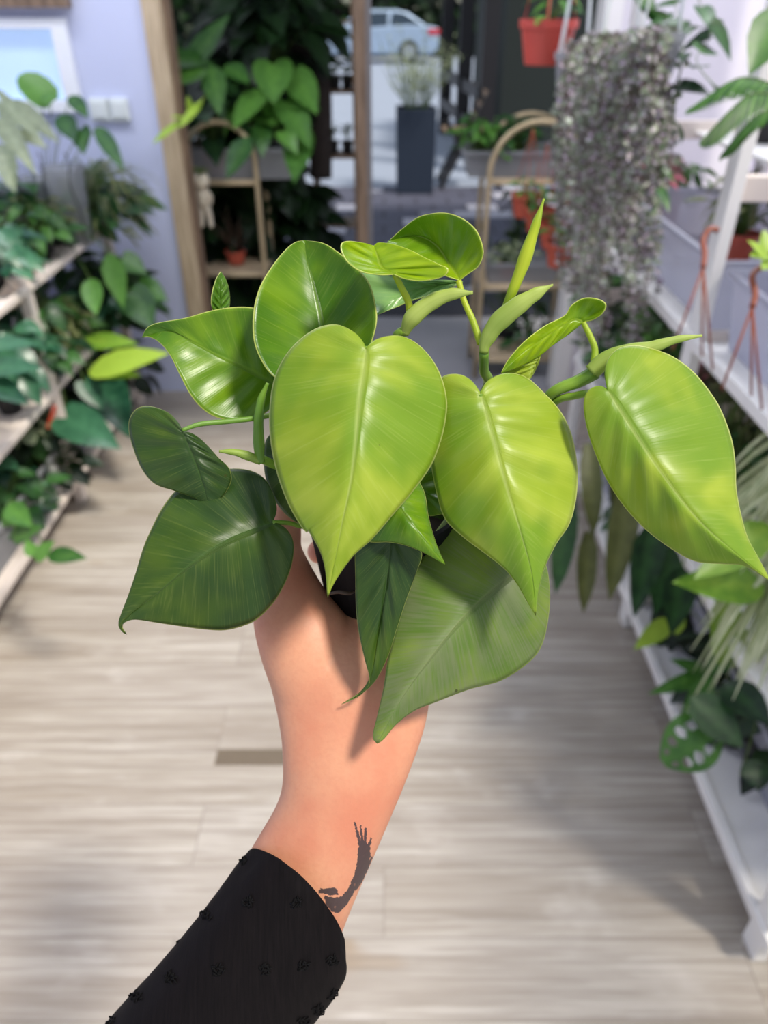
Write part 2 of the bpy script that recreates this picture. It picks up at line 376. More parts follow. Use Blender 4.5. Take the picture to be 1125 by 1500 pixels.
# ================================================================== plant builders
def rdir(az, el): return Vector((math.cos(az)*math.cos(el), math.sin(az)*math.cos(el), math.sin(el)))
def petiole_leaf(mb, base, tip, L, W, shape, droop=.3, rs=.0018, tint=None, out=None, wave=0):
    base = Vector(base); tip = Vector(tip); mid = (base+tip)/2 + Vector((0,0,(tip-base).length*.12))
    mb.cur = 1; mb.tube([base, mid, tip], [rs*1.3, rs, rs*.8], 4, caps=False); mb.cur = 0
    o = Vector(out) if out is not None else (tip-base)
    d = Vector((o.x, o.y, 0)); d = d.normalized() if d.length > 1e-4 else Vector((0,-1,0))
    d = (d + Vector((0,0,random.uniform(-.7,.25)))).normalized()
    n = Vector((random.uniform(-.35,.35), random.uniform(-.5,.1), 1))
    mb.leaf(tip, d, n, L, W, shape, droop, .18, tint, wave)
def bushy(mb, c, n, R, H, L, W, shape, droop=.3, lean=(0,0,0), rs=.0018, wave=0, el=(15,85)):
    c = Vector(c)
    for i in range(n):
        az = i*2.39996+random.uniform(-.3,.3); e = math.radians(random.uniform(*el)); r = random.uniform(.55, 1)
        v = Vector((math.cos(az)*math.cos(e)*R*r, math.sin(az)*math.cos(e)*R*r, math.sin(e)*H*r)) + Vector(lean)*r
        s = random.uniform(.7, 1.15)
        petiole_leaf(mb, c, c+v, L*s, W*s, shape, droop, rs, out=v, wave=wave)
def cloud(mb, root, c, n, R, H, L, W, shape, droop=.3, rs=.0018, wave=0, stems=1.0):
    """leaves filling a rounded crown about c, every petiole rising from the root"""
    c = Vector(c); root = Vector(root)
    for i in range(n):
        az = i*2.39996+random.uniform(-.4,.4); e = random.uniform(-.75, 1.4); r = random.uniform(.35, 1)**.6
        o = Vector((math.cos(az)*math.cos(e), math.sin(az)*math.cos(e), math.sin(e))); tip = c+Vector((o.x*R*r, o.y*R*r, o.z*H*.5*r)); s = random.uniform(.65, 1.15)
        if random.random() < stems:
            mid = root.lerp(tip, .55)+Vector((0,0,.03)); mb.cur = 1; mb.tube([root, mid, tip], [rs*1.3, rs, rs*.8], 4, caps=False); mb.cur = 0
        d = (Vector((o.x, o.y, 0)).normalized()+Vector((0,0,random.uniform(-1.0,.35)))).normalized()
        mb.leaf(tip, d, Vector((random.uniform(-.4,.4), random.uniform(-.8,.2), 1)), L*s, W*s, shape, droop, .18, None, wave)
def vine(mb, pts, n, L, W, shape, rs=.0012, droop=.2):
    C_ = catmull(pts, 24); mb.cur = 1; mb.tube(C_, rs, 4, caps=False); mb.cur = 0
    for i in range(n):
        p = at_curve(C_, (i+.5)/n); az = random.uniform(0, 6.28)
        d = Vector((math.cos(az), math.sin(az), random.uniform(-.9,.1))); mb.leaf(p, d, Vector((0,-.5,1)), L*random.uniform(.7,1.1), W*random.uniform(.7,1.1), shape, droop)
def grass(mb, c, n, L, W, spread=1.0, droop=.9, up=.5, bias=(0,0,0)):
    c = Vector(c)
    for i in range(n):
        az = random.uniform(0, 6.28); o = rdir(az, 0); l = L*random.uniform(.6,1.1); k = 9; pts = []
        for j in range(k):
            t = j/(k-1); pts.append(c + o*(l*spread*t*.75) + Vector(bias)*(t*l) + Vector((0,0,l*(up*t*1.6-droop*t*t))))
        side = o.cross(Vector((0,0,1))); prev = None
        for j, p in enumerate(pts):
            w_ = W*.5*(1-(j/(k-1))**2)+.0003; a_ = mb.av(p-side*w_, .15); b_ = mb.av(p, 1.0); c_ = mb.av(p+side*w_, .15)
            if prev: mb.af([prev[0], a_, b_, prev[1]]); mb.af([prev[1], b_, c_, prev[2]])
            prev = (a_, b_, c_)
def frond(mb, b, t, drop, n, L, W, fine=False):
    b = Vector(b); t = Vector(t); C_ = catmull([b, (b+t)/2+Vector((0,0,drop)), t], 30); mb.cur = 1; mb.tube(C_, .0014, 4, caps=False); mb.cur = 0
    ax = (t-b).normalized(); sd = ax.cross(Vector((0,0,1))).normalized()
    for i in range(n):
        u = (i+.5)/n; p = at_curve(C_, u); l = L*math.sin(math.pi*(.12+.8*u))
        for s in (-1, 1):
            d = sd*s + ax*.35 + Vector((0,0,-.55)); mb.leaf(p, d, Vector((0,-.3,1)), l, W, 'lance', .2)
POTS = {'black': BLACKP, 'terra': TERRA, 'red': REDP, 'white': WHITEP, 'clear': CLEAR, 'smoky': CLEARD}
def pot_part(par, c, r, h, kind, saucer=False):
    c = Vector(c)
    MB().lathe(c, [(r*.70,0),(r*.72,.002),(r*.93,h*.80),(r,h*.81),(r*1.02,h),(r*.94,h),(r*.9,h*.82),(r*.7,.006)], 24, top=True).build('pot', POTS[kind], par)
    MB().lathe(c+Vector((0,0,h*.84)), [(r*.88,0),(r*.5,h*.05),(.002,h*.06)], 18, top=True).build('soil', SOIL, par, smooth=True)
PLANTS = []
def potted(name, label, c, r, h, kind, cat='plant', group=None):
    c = Vector(c); t = thing(name, c, label, cat, group)
    if kind: pot_part(t, c, r, h, kind)
    return t, c+Vector((0,0,h*.85))
def fol(mb, t, m, name='foliage', st=STEM): return mb.build(name, [FOL[m], st], t, smooth=True)
def pxleaf(mb, b, t, wpx, d, d2=None, shape='ovate', tint=None, droop=.06, stem=None, tilt=None, fold=.15, wave=0):
    """one leaf between two spots of the photo at real distances d and d2"""
    d2 = d2 or d; B = P(b[0], b[1], d); T = P(t[0], t[1], d2); L = (T-B).length; W = wpx/F_PX*(d+d2)/2
    n = -FW*.8+Vector((0,0,.7)) if tilt is None else Vector(tilt)
    mb.leaf(B, T-B, n, L, W, shape, droop, fold, tint, wave)
    if stem is not None:
        mb.cur = 1; mb.tube(catmull([Vector(stem), (Vector(stem)+B)/2+Vector((0,0,.03)), B], 8), .0018, 5, caps=False); mb.cur = 0

# ================================================================== plant racks
def open_bin(name, a, b, h, mat, label, group, taper=.02, cat='tray', wall=.004, par=None):
    """open topped plastic tray between floor corners a and b"""
    x0, y0, z0 = a; x1, y1 = b
    t = thing(name, ((x0+x1)/2, (y0+y1)/2, z0), label, cat, group)
    m = MB(); q = []
    for (ins, z) in ((taper, z0), (0, z0+h), (-.012, z0+h), (-.012, z0+h-.012)):
        q.append([m.av(p) for p in ((x0+ins,y0+ins,z),(x1-ins,y0+ins,z),(x1-ins,y1-ins,z),(x0+ins,y1-ins,z))])
    for i in range(3):
        for k in range(4): m.af([q[i][k], q[i][(k+1)%4], q[i+1][(k+1)%4], q[i+1][k]])
    m.af(q[0][::-1])
    o = m.build('tub', mat, t); s_ = o.modifiers.new('wall', 'SOLIDIFY'); s_.thickness = .003; s_.offset = 1
    r = MB()
    for p, q_ in (((x0-.01,y0-.01),(x1+.01,y0-.01)),((x1+.01,y0-.01),(x1+.01,y1+.01)),((x1+.01,y1+.01),(x0-.01,y1+.01)),((x0-.01,y1+.01),(x0-.01,y0-.01))):
        r.tube([(p[0],p[1],z0+h),(q_[0],q_[1],z0+h)], .006, 6)
    r.build('rim', mat, t, smooth=True)
    return t
# right rack: front posts at X .70
RX0, RX1 = .70, 1.16
rr = thing('plant_rack', ((RX0+RX1)/2, 1.6, 0), 'white wooden ladder rack of plants along the right side of the aisle', 'plant rack', None)
for y in (.70, 1.62, 2.50):
    MB().box((RX0, y-.02, 0), (RX0+.028, y+.03, 1.95 if y > 1 else .95)).build('post', WHITEW, rr, bevel=.003)
    MB().box((RX1, y-.02, 0), (RX1+.028, y+.03, 1.6)).build('post', WHITEW, rr, bevel=.003)
    for z in ((.06, .42, .66, .84, 1.17) if y > 1 else (.06, .42)):
        MB().box((RX0+.02, y-.012, z), (RX1, y+.012, z+.05)).build('crossbar', CREAMW, rr, bevel=.003)
for z in (.075, .43, .86):
    y0 = .66 if z < .8 else 1.0
    MB().box((RX0-.006, y0, z), (RX0+.012, 2.55, z+.028)).build('side_rail', WHITEW, rr, bevel=.002)
    MB().box((RX0+.012, y0, z), (RX1, 2.55, z+.012)).build('shelf_board', WHITEW, rr, bevel=.002)
MB().box((.94, 1.62, 1.18), (RX1, 2.55, 1.192)).build('shelf_board', WHITEW, rr, bevel=.002)
# left rack: front posts at X -1.1
LX0, LX1 = -1.56, -1.10
lr = thing('plant_rack', ((LX0+LX1)/2, 2.2, 0), 'white wooden rack of dense greenery along the left side of the aisle', 'plant rack', None)
for y in (1.48, 2.28, 3.08):
    MB().box((LX1-.03, y-.02, 0), (LX1, y+.025, .82)).build('post', CREAMW, lr, bevel=.003)
    MB().box((LX0-.03, y-.02, 0), (LX0, y+.025, 1.1)).build('post', CREAMW, lr, bevel=.003)
    for z in (.08, .42, .76): MB().box((LX0, y-.012, z), (LX1-.02, y+.012, z+.05)).build('crossbar', WHITEW, lr, bevel=.003)
for z in (.09, .43, .77):
    MB().box((LX1-.012, 1.2, z), (LX1+.006, 3.12, z+.022)).build('side_rail', CREAMW, lr, bevel=.002)
    MB().box((LX0, 1.2, z), (LX1-.012, 3.12, z+.012)).build('shelf_board', CREAMW, lr, bevel=.002)
GB = 'clear plastic plant trays'
open_bin('plastic_tray', (.745,1.66,.876), (1.12,2.44), .16, CLEAR, 'clear plastic tray on the white shelf behind the tall post', GB)
open_bin('plastic_tray', (.745,1.02,.876), (1.12,1.58), .16, CLEAR, 'clear plastic tray at the right edge with brown hooks over its rim', GB)
open_bin('plastic_tray', (.80,.76,.09), (1.12,1.56), .17, CLEAR, 'long clear tray low on the right rack near the camera', GB)
open_bin('plastic_tray', (.76,1.68,.09), (1.12,2.44), .17, CLEAR, 'low clear tray at the foot of the right rack, far end', GB)
open_bin('plastic_tray', (-1.52,1.52,.105), (-1.125,2.22), .15, CLEARD, 'grey tray at the foot of the left rack near the camera', GB)
open_bin('plastic_tray', (-1.52,2.33,.105), (-1.125,3.02), .15, CLEARD, 'grey tray at the far foot of the left rack', GB)

# ------------------------------------------------------------------ plants of the left rack
def rackplant(name, label, px, py, X, zb, kind, m, n, R, H, L, W, shape, group, r=.055, h=.09, droop=.3, lean=(0,0,0), st=STEM, wave=0, el=(15,85)):
    """foliage centred on a spot of the rack; its pot stands on the shelf of height zb"""
    p = at_x(px, py, X)
    if p.y > 2.95: p = at_y(px, py, 2.95)
    X = min(p.x, -1.18) if p.x < 0 else max(p.x, .80)
    if zb < .4: r, h = min(r, .05), min(h, .08)
    t, top = potted(name, label, (X, p.y, zb), r, h, kind, group=group)
    mb = MB(); cloud(mb, top, (p.x, p.y, max(p.z, top.z+.03)), int(n*1.9), R*.92, H*1.15, L, W, shape, droop, wave=wave)
    fol(mb, t, m, st=st); return t
GL = 'plants on the left rack'; GR = 'plants on the right rack'
rackplant('leafy_plant', 'broad glossy green plant at the left edge below the white crossbar', 25, 560, -1.28, .442, 'black', 'blue', 16, .16, .2, .13, .075, 'ovate', GL)
rackplant('leafy_plant', 'dark leafy plant in the middle of the left rack behind the white post', 120, 500, -1.32, .442, 'black', 'deep', 22, .18, .24, .12, .07, 'ovate', GL)
rackplant('leafy_plant', 'dense dark plant at the far end of the left rack', 165, 480, -1.32, .442, 'black', 'shade', 26, .2, .28, .12, .075, 'heart', GL)
rackplant('prayer_plant', 'plant with veined oval leaves standing tall on the left rack', 120, 415, -1.36, .782, 'black', 'mid', 18, .13, .18, .11, .06, 'ovate', GL)
rackplant('leafy_plant', 'green plant with glossy leaves on the top left shelf near the wall', 175, 400, -1.28, .782, 'black', 'deep', 20, .15, .14, .1, .06, 'heart', GL)
rackplant('moss_cactus', 'brownish wispy plant on the top left shelf against the wall', 155, 325, -1.32, .782, 'terra', 'moss', 110, .2, .3, .07, .010, 'lance', GL)
rackplant('moss_cactus', 'tangled olive plant on the top left shelf, nearer the camera', 100, 360, -1.3, .782, 'terra', 'olive', 110, .16, .17, .05, .016, 'ovate', GL)
rackplant('leafy_plant', 'dark foliage at the left edge above the white crossbar', 15, 400, -1.35, .782, 'black', 'deep', 18, .16, .15, .11, .07, 'ovate', GL)
rackplant('round_leaf_plant', 'small round striped leaves low on the left rack', 40, 690, -1.24, .26, 'black', 'grey', 16, .12, .1, .07, .065, 'round', GL)
rackplant('leafy_plant', 'glossy green plant low at the left edge above the grey tray', 15, 770, -1.25, .13, 'black', 'blue', 18, .13, .2, .1, .06, 'ovate', GL)
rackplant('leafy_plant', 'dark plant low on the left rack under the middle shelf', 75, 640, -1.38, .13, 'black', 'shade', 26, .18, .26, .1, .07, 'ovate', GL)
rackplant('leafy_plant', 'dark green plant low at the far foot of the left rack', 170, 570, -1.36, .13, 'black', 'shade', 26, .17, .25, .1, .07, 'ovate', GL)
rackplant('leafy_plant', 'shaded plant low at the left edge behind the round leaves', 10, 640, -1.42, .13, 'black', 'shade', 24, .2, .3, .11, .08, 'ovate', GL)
rackplant('leafy_plant', 'glossy dark leaves behind the tall veined plant on the left rack', 70, 440, -1.3, .782, 'black', 'deep', 24, .17, .2, .1, .06, 'ovate', GL)
rackplant('leafy_plant', 'mid green plant hanging over the left rack edge near the wall', 205, 560, -1.2, .442, 'black', 'deep', 20, .14, .22, .09, .06, 'heart', GL)
rackplant('leafy_plant', 'fresh green plant between the white post and the crossbar on the left', 100, 545, -1.22, .442, 'black', 'mid', 18, .12, .16, .08, .05, 'ovate', GL)
rackplant('leafy_plant', 'bushy dark plant at the left edge behind the small round striped leaves', 20, 610, -1.3, .442, 'black', 'deep', 22, .15, .14, .09, .06, 'ovate', GL)
rackplant('vine_plant', 'small leaved trailing plant beneath the veined plant on the left', 90, 500, -1.2, .442, 'black', 'moss', 40, .15, .2, .05, .02, 'ovate', GL)
for (nm, lab, px, py, X, zb, m, n, R, H, L, W, shp) in (
  ('leafy_plant', 'glossy blue green plant at the left edge just above the white crossbar', 12, 425, -1.16, .782, 'blue', 18, .12, .14, .09, .06, 'ovate'),
  ('leafy_plant', 'bright green plant on the top left shelf between the beige pot and the wall plants', 70, 395, -1.17, .782, 'mid', 22, .13, .14, .07, .05, 'heart'),
  ('vine_plant', 'olive small leaved plant spilling over the top left shelf edge', 60, 350, -1.2, .782, 'moss', 46, .14, .16, .045, .022, 'ovate'),
  ('leafy_plant', 'green plant with oval leaves under the top left shelf, before the white post', 60, 490, -1.15, .442, 'deep', 24, .13, .2, .08, .05, 'ovate'),
  ('leafy_plant', 'bluish green plant at the left edge, middle shelf, nearest the camera', 8, 510, -1.14, .442, 'blue', 20, .12, .16, .1, .06, 'ovate'),
  ('vine_plant', 'mossy small leaved plant on the middle left shelf beside the orange marker', 95, 585, -1.16, .442, 'moss', 40, .11, .13, .04, .02, 'ovate'),
  ('leafy_plant', 'shiny green plant on the middle left shelf right below the long yellow green leaf', 160, 590, -1.16, .442, 'blue', 20, .12, .13, .08, .055, 'heart'),
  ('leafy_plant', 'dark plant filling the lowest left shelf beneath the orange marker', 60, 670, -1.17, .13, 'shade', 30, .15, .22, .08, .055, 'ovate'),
  ('leafy_plant', 'green plant low at the left edge beside the sprouting plant', 20, 730, -1.16, .13, 'deep', 24, .12, .16, .07, .05, 'ovate'),
  ('leafy_plant', 'dark green plant hanging beside the farthest left post', 190, 545, -1.12, .442, 'shade', 22, .12, .16, .08, .05, 'heart')):
    rackplant(nm, lab, px, py, X, zb, 'black', m, n, R, H, L, W, shp, GL, r=.045)
# plants whose single leaves can be told apart
def custom(name, label, root, leaves, m, group, pot='black', r=.05, h=.08, st=STEM):
    t, top = potted(name, label, root, r, h, pot, group=group) if pot else (thing(name, Vector(root), label, 'plant', group), Vector(root))
    mb = MB()
    for lf in leaves:
        b, e, w_, d, d2, shp = lf[:6]; tint = lf[6] if len(lf) > 6 else None
        pxleaf(mb, b, e, w_, d, d2, shp, tint, stem=top, wave=lf[7] if len(lf) > 7 else 0)
    fol(mb, t, m, st=st); return t
def on_shelf(px, py, X, z): p = at_x(px, py, X); return Vector((max(X, -1.25) if p.y > 2.9 else X, min(p.y, 2.9), z))
custom('climbing_plant', 'plant with a big pale round leaf before the window', on_shelf(60, 230, -1.36, .782), [((75,150),(28,108),52,2.55,2.5,'round',.9),((62,150),(84,138),26,2.5,2.5,'round',.7),((103,140),(128,170),24,2.5,2.45,'ovate',.1),((90,168),(108,205),32,2.5,2.45,'ovate',0),((118,190),(122,225),30,2.5,2.45,'heart',.1),((142,186),(180,245),26,2.4,2.3,'ovate',.1)], 'mid', GL)
custom('arrow_leaf_plant', 'grey green pointed leaves at the left edge below the window', on_shelf(15, 240, -1.42, .782), [((2,150),(60,200),34,2.3,2.2,'arrow',.6),((0,175),(50,250),40,2.25,2.15,'arrow',.5),((15,145),(85,205),30,2.35,2.3,'lance',.4),((0,210),(20,280),34,2.2,2.15,'lance',.3),((20,190),(70,215),22,2.3,2.3,'lance',.8)], 'grey', GL)
custom('heart_leaf_plant', 'large drooping heart leaf beside the lower white post', on_shelf(110, 590, -1.30, .442), [((98,612),(175,655),62,2.42,2.36,'heart',.5),((150,560),(190,640),60,2.7,2.6,'heart',.1),((125,560),(150,600),34,2.5,2.5,'heart',.3)], 'blue', GL)
custom('heart_leaf_plant', 'green leaves reaching out toward the lilac wall', on_shelf(190, 440, -1.27, .782), [((205,418),(246,440),40,2.75,2.72,'heart',.5),((192,430),(225,482),52,2.7,2.66,'heart',.1),((160,370),(180,450),34,2.6,2.6,'lance',.9),((180,380),(215,400),36,2.7,2.7,'heart',.4),((132,408),(140,460),32,2.55,2.5,'ovate',.8)], 'mid', GL)
custom('bird_nest_plant', 'long yellow green leaf pointing into the aisle on the left', on_shelf(140, 530, -1.28, .442), [((130,545),(242,512),50,2.5,2.35,'ovate',1.0),((140,545),(205,548),26,2.5,2.45,'lance',.4),((120,500),(200,500),32,2.6,2.55,'ovate',.2)], 'lime', GL)
custom('leafy_plant', 'broad light green leaves at the left edge under the crossbar', on_shelf(5, 560, -1.3, .442), [((-25,540),(58,535),38,1.95,1.88,'ovate',.6),((-25,505),(50,500),30,2.0,1.9,'ovate',.8),((-20,555),(40,590),36,1.95,1.9,'ovate',.2)], 'blue', GL)
custom('sprouting_plant', 'small bright leaves leaning over the lower left rail', on_shelf(52, 800, -1.16, .11), [((52,820),(78,792),26,1.72,1.7,'ovate',.9),((70,812),(124,816),28,1.72,1.66,'ovate',.2),((50,815),(38,790),20,1.75,1.75,'ovate',.8),((30,745),(0,770),36,1.8,1.8,'ovate',.7),((10,740),(45,770),34,1.8,1.75,'ovate',.5),((20,790),(60,770),30,1.8,1.75,'ovate',.4)], 'mid', GL, r=.03, h=.06)
# hanging planters on the left: grey translucent pots with black wire hooks
for i, (px, py, lab) in enumerate([(30, 300, 'grey translucent pot with bent wire hooks at the left edge'), (62, 290, 'grey translucent pot with wire hooks, between two others'), (98, 275, 'grey translucent pot with wire hooks nearest the wall')]):
    p = at_y(px, py, 2.86-.03*i); t = thing('translucent_pot', (p.x, p.y, .782), lab, 'pot', 'translucent pots with wire hooks')
    c = Vector((p.x, p.y, .782)); H_ = max(.12, p.z-.782+.07)
    MB().lathe(c, [(.05,0),(.052,.003),(.068,H_),(.073,H_),(.073,H_-.01),(.069,H_-.01)], 22).build('cup', CLEARD, t, smooth=True)
    for s in (-1, 1):
        q = c+Vector((s*.045, -.055, 0)); MB().tube(catmull([q+Vector((0,0,H_*.1)), q+Vector((.006,-.004,H_*.5)), q+Vector((-.008,-.006,H_*.8)), q+Vector((.004,-.004,H_+.02)), q+Vector((-.01,.012,H_+.05))], 16), .0022, 6).build('wire_hook', DARKMETAL, t, smooth=True)
# wispy grass by the wall
p = at_y(150, 285, 3.05); t, top = potted('wispy_grass', 'thin pale wispy blades against the lilac wall', (p.x, 3.0, .782), .04, .08, 'black', group=GL)
mb = MB(); grass(mb, top+Vector((0,0,.12)), 46, .34, .003, 1.0, 1.2, .55, bias=(.25,0,0)); fol(mb, t, 'grey')
# pale ceramic pots at the left edge
for (px, py, lab) in ((30, 388, 'pale beige round pot tipped among the leaves at the left edge'), (8, 430, 'beige pot just above the white crossbar at the left edge')):
    p = at_x(px, py, -1.16); MBo = MB().lathe(Vector((0,0,0)), [(.02,-.04),(.035,-.035),(.045,0),(.042,.03),(.035,.035),(.03,.03),(.035,0),(.02,-.03)], 22)
    o = MBo.build('ceramic_pot', plain('beige_ceramic', srgb(206,184,164), .4), None, smooth=True); o.location = p; o.rotation_euler = (.5, -.4, 0); tag(o, lab, 'pot', 'beige pots')
p = at_x(75, 612, -1.11); o = MB().box((-.006,-.002,-.05), (.006,.002,.05)).build('plant_label', plain('orange_plastic', srgb(214,84,60), .4), None, bevel=.001); o.location = p; o.rotation_euler = (0, .5, 0); tag(o, 'orange plant marker stuck among the leaves of the left rack', 'plant marker')

# ------------------------------------------------------------------ plants of the right rack
rackplant('leafy_plant', 'dark glossy plant above the low tray, right edge near the camera', 1090, 990, .98, .10, 'black', 'shade', 22, .15, .2, .12, .075, 'ovate', GR, r=.05)
rackplant('leafy_plant', 'dark broad plant low on the right rack behind the lime leaf', 1010, 930, .95, .10, 'black', 'deep', 24, .17, .26, .13, .08, 'ovate', GR)
rackplant('leafy_plant', 'dark foliage under the middle shelf of the right rack', 1060, 820, 1.05, .10, 'black', 'shade', 30, .22, .34, .12, .08, 'ovate', GR)
rackplant('leafy_plant', 'dark plant low on the right rack, right edge of the picture', 1130, 1130, .95, .10, 'black', 'deep', 18, .12, .14, .11, .07, 'ovate', GR, r=.045)
rackplant('pink_flowered_plant', 'plant with brownish stems and pink tips on the middle right shelf', 1075, 545, .95, .442, 'terra', 'pink', 60, .15, .2, .04, .014, 'ovate', GR, st=BROWN)
rackplant('wispy_plant', 'greyish wispy plant on the middle right shelf at the picture edge', 1110, 600, .92, .442, 'black', 'moss', 60, .14, .18, .06, .008, 'lance', GR, st=BROWN)
rackplant('leafy_plant', 'dark green plant on the middle right shelf behind the brown strings', 1030, 560, 1.0, .442, 'black', 'deep', 26, .17, .22, .1, .05, 'ovate', GR)
rackplant('leafy_plant', 'fresh green plant under the far crossbar of the right rack', 930, 480, .98, .442, 'black', 'mid', 34, .18, .22, .07, .045, 'ovate', GR)
rackplant('leafy_plant', 'dark leafy plant at the far end of the right rack', 880, 520, .9, .442, 'black', 'deep', 34, .18, .2, .07, .04, 'ovate', GR)
rackplant('tray_seedlings', 'low seedlings in the clear tray behind the tall post', 985, 265, .95, .88, 'terra', 'mid', 30, .13, .13, .06, .022, 'lance', GR, r=.045, h=.12)
rackplant('tray_seedlings', 'pink tinged seedlings in the clear tray near the hanging strings', 950, 250, .82, .88, 'terra', 'pink', 36, .1, .12, .05, .02, 'ovate', GR, r=.04, h=.12)
rackplant('leafy_plant', 'greens on the top right shelf beside the tall white post', 1110, 235, 1.05, 1.192, 'black', 'deep', 18, .10, .10, .06, .03, 'ovate', GR)
rackplant('leafy_plant', 'short green plant behind the white crossbar at the right edge', 1095, 300, 1.02, .88, 'terra', 'moss', 30, .12, .17, .07, .02, 'lance', GR)
S_ = on_shelf
for (nm, lab, px, py, X, zb, m, n, R, H, L, W, shp) in (
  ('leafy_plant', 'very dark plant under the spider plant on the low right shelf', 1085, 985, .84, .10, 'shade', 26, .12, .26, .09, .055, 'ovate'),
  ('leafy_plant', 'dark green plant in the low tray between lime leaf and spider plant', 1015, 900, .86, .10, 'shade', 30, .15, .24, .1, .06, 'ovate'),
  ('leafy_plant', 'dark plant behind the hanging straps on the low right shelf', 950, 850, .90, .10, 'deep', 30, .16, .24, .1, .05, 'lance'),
  ('leafy_plant', 'dark leaves at the right edge above the end of the low tray', 1125, 1080, .84, .10, 'shade', 16, .09, .16, .08, .05, 'ovate'),
  ('wispy_plant', 'brownish wispy plant hanging below the middle strings on the right', 1060, 620, .82, .442, 'moss', 70, .12, .2, .05, .008, 'lance'),
  ('leafy_plant', 'dark plant on the middle right shelf behind the far right leaf of the held plant', 1085, 670, .86, .442, 'deep', 30, .13, .16, .08, .03, 'lance'),
  ('leafy_plant', 'leafy green plant under the white side rail behind the hanging strings', 960, 520, .84, .442, 'mid', 40, .15, .24, .06, .035, 'ovate'),
  ('leafy_plant', 'dark leafy plant below the curtain of tiny leaves', 905, 560, .82, .442, 'deep', 40, .16, .24, .07, .04, 'ovate')):
    rackplant(nm, lab, px, py, X, zb, 'black', m, n, R, H, L, W, shp, GR, r=.045)
custom('fishbone_cactus', 'long flat brownish green straps hanging from the middle right shelf', (.80, 1.75, .44), [((862,650),(872,785),34,1.85,1.8,'strap',.3,.02),((925,700),(895,880),44,1.75,1.7,'strap',.5,.02),((862,780),(856,898),30,1.85,1.8,'strap',.4,.03),((905,660),(905,760),30,1.85,1.85,'strap',.2,.02)], 'olive', GR)
custom('strap_leaf_plant', 'dark long leaves hanging beside the brownish straps', (.84, 1.7, .44), [((960,760),(930,905),50,1.7,1.66,'lance',.2),((835,730),(815,870),36,1.9,1.85,'strap',.5),((985,800),(960,900),46,1.7,1.65,'lance',.3),((1000,830),(985,930),50,1.6,1.55,'lance',.1)], 'deep', GR)
custom('lime_leaf_plant', 'single lime leaf leaning over the lower right rail', (.80, 1.5, .10), [((984,908),(930,950),30,1.72,1.68,'ovate',.9),((990,930),(998,880),22,1.7,1.7,'lance',.9),((1070,980),(1060,850),60,1.5,1.45,'ovate',.5)], 'lime', GR)
custom('cut_leaf_plant', 'lobed green leaf low on the right rack', (.84, 1.35, .10), [((1045,985),(952,1015),26,1.55,1.5,'lance',.4),((1045,990),(985,965),24,1.55,1.5,'lance',.3),((1045,990),(1000,1045),30,1.5,1.46,'lance',.3),((1040,985),(1075,940),34,1.5,1.5,'ovate',.2)], 'mid', GR)
custom('broad_leaf_plant', 'large drooping green leaf above the leaf full of holes', (.86, 1.15, .10), [((1012,1020),(1092,1095),62,1.36,1.32,'ovate',.4),((1085,1135),(1140,1130),40,1.3,1.3,'ovate',.1),((1060,1000),(1130,1060),60,1.38,1.3,'ovate',.0)], 'deep', GR)
custom('variegated_plant', 'broad yellow green leaf behind the striped spider plant', (.95, 1.25, .44), [((1130,770),(1020,845),60,1.3,1.25,'ovate',.3),((1120,860),(990,850),64,1.35,1.3,'ovate',.1)], 'lime', GR)
custom('maple_leaf_plant', 'yellow green pointed leaf at the right edge over the clear tray', (.99, 1.35, .89), [((1130,385),(1098,350),26,1.25,1.22,'lance',.9),((1130,375),(1100,372),26,1.25,1.22,'lance',.6),((1125,370),(1120,335),24,1.25,1.25,'lance',.8),((1130,385),(1118,392),22,1.25,1.2,'lance',.5)], 'lime', GR, pot='terra', r=.04, h=.09)
# leaf full of holes
def holey():
    root = Vector((.80, 1.12, .10)); t, top = potted('swiss_cheese_plant', 'small green leaf full of oval holes over the lower right rail', root, .04, .07, 'black', group=GR)
    B = P(1052,1060,1.36); T = P(978,1120,1.33); ax = T-B; L = ax.length; ax.normalize(); n = (-FW+Vector((0,0,.3))).normalized(); sd = ax.cross(n).normalized()
    NU, NV = 44, 30; mb = MB(); g = {}
    def wd(u): return .36*L*math.sin(math.pi*min(1, u*.9+.08))**.7
    for i in range(NU+1):
        for j in range(NV+1):
            u = i/NU; v = j/NV*2-1; g[i,j] = mb.av(B+ax*(u*L)+sd*(v*wd(u)*1.15)+n*(-abs(v)*.004-.02*u*u), .5)
    holes = [(.3,.5,.09,.2),(.3,-.5,.09,.2),(.5,.52,.07,.24),(.5,-.52,.07,.24),(.68,.5,.06,.22),(.68,-.5,.06,.22),(.84,.45,.04,.2),(.84,-.45,.04,.2),(.14,.5,.05,.15),(.14,-.5,.05,.15)]
    for i in range(NU):
        for j in range(NV):
            u = (i+.5)/NU; v = (j+.5)/NV*2-1
            if any(((u-abs(v)*.06-a)/c_)**2+((v-b)/d_)**2 < 1 for a, b, c_, d_ in holes): continue
            mb.af([g[i,j], g[i+1,j], g[i+1,j+1], g[i,j+1]])
    mb.cur = 1; mb.tube(catmull([top, (top+B)/2+Vector((0,0,.05)), B], 10), .002, 5, caps=False)
    fol(mb, t, 'mid')
holey()
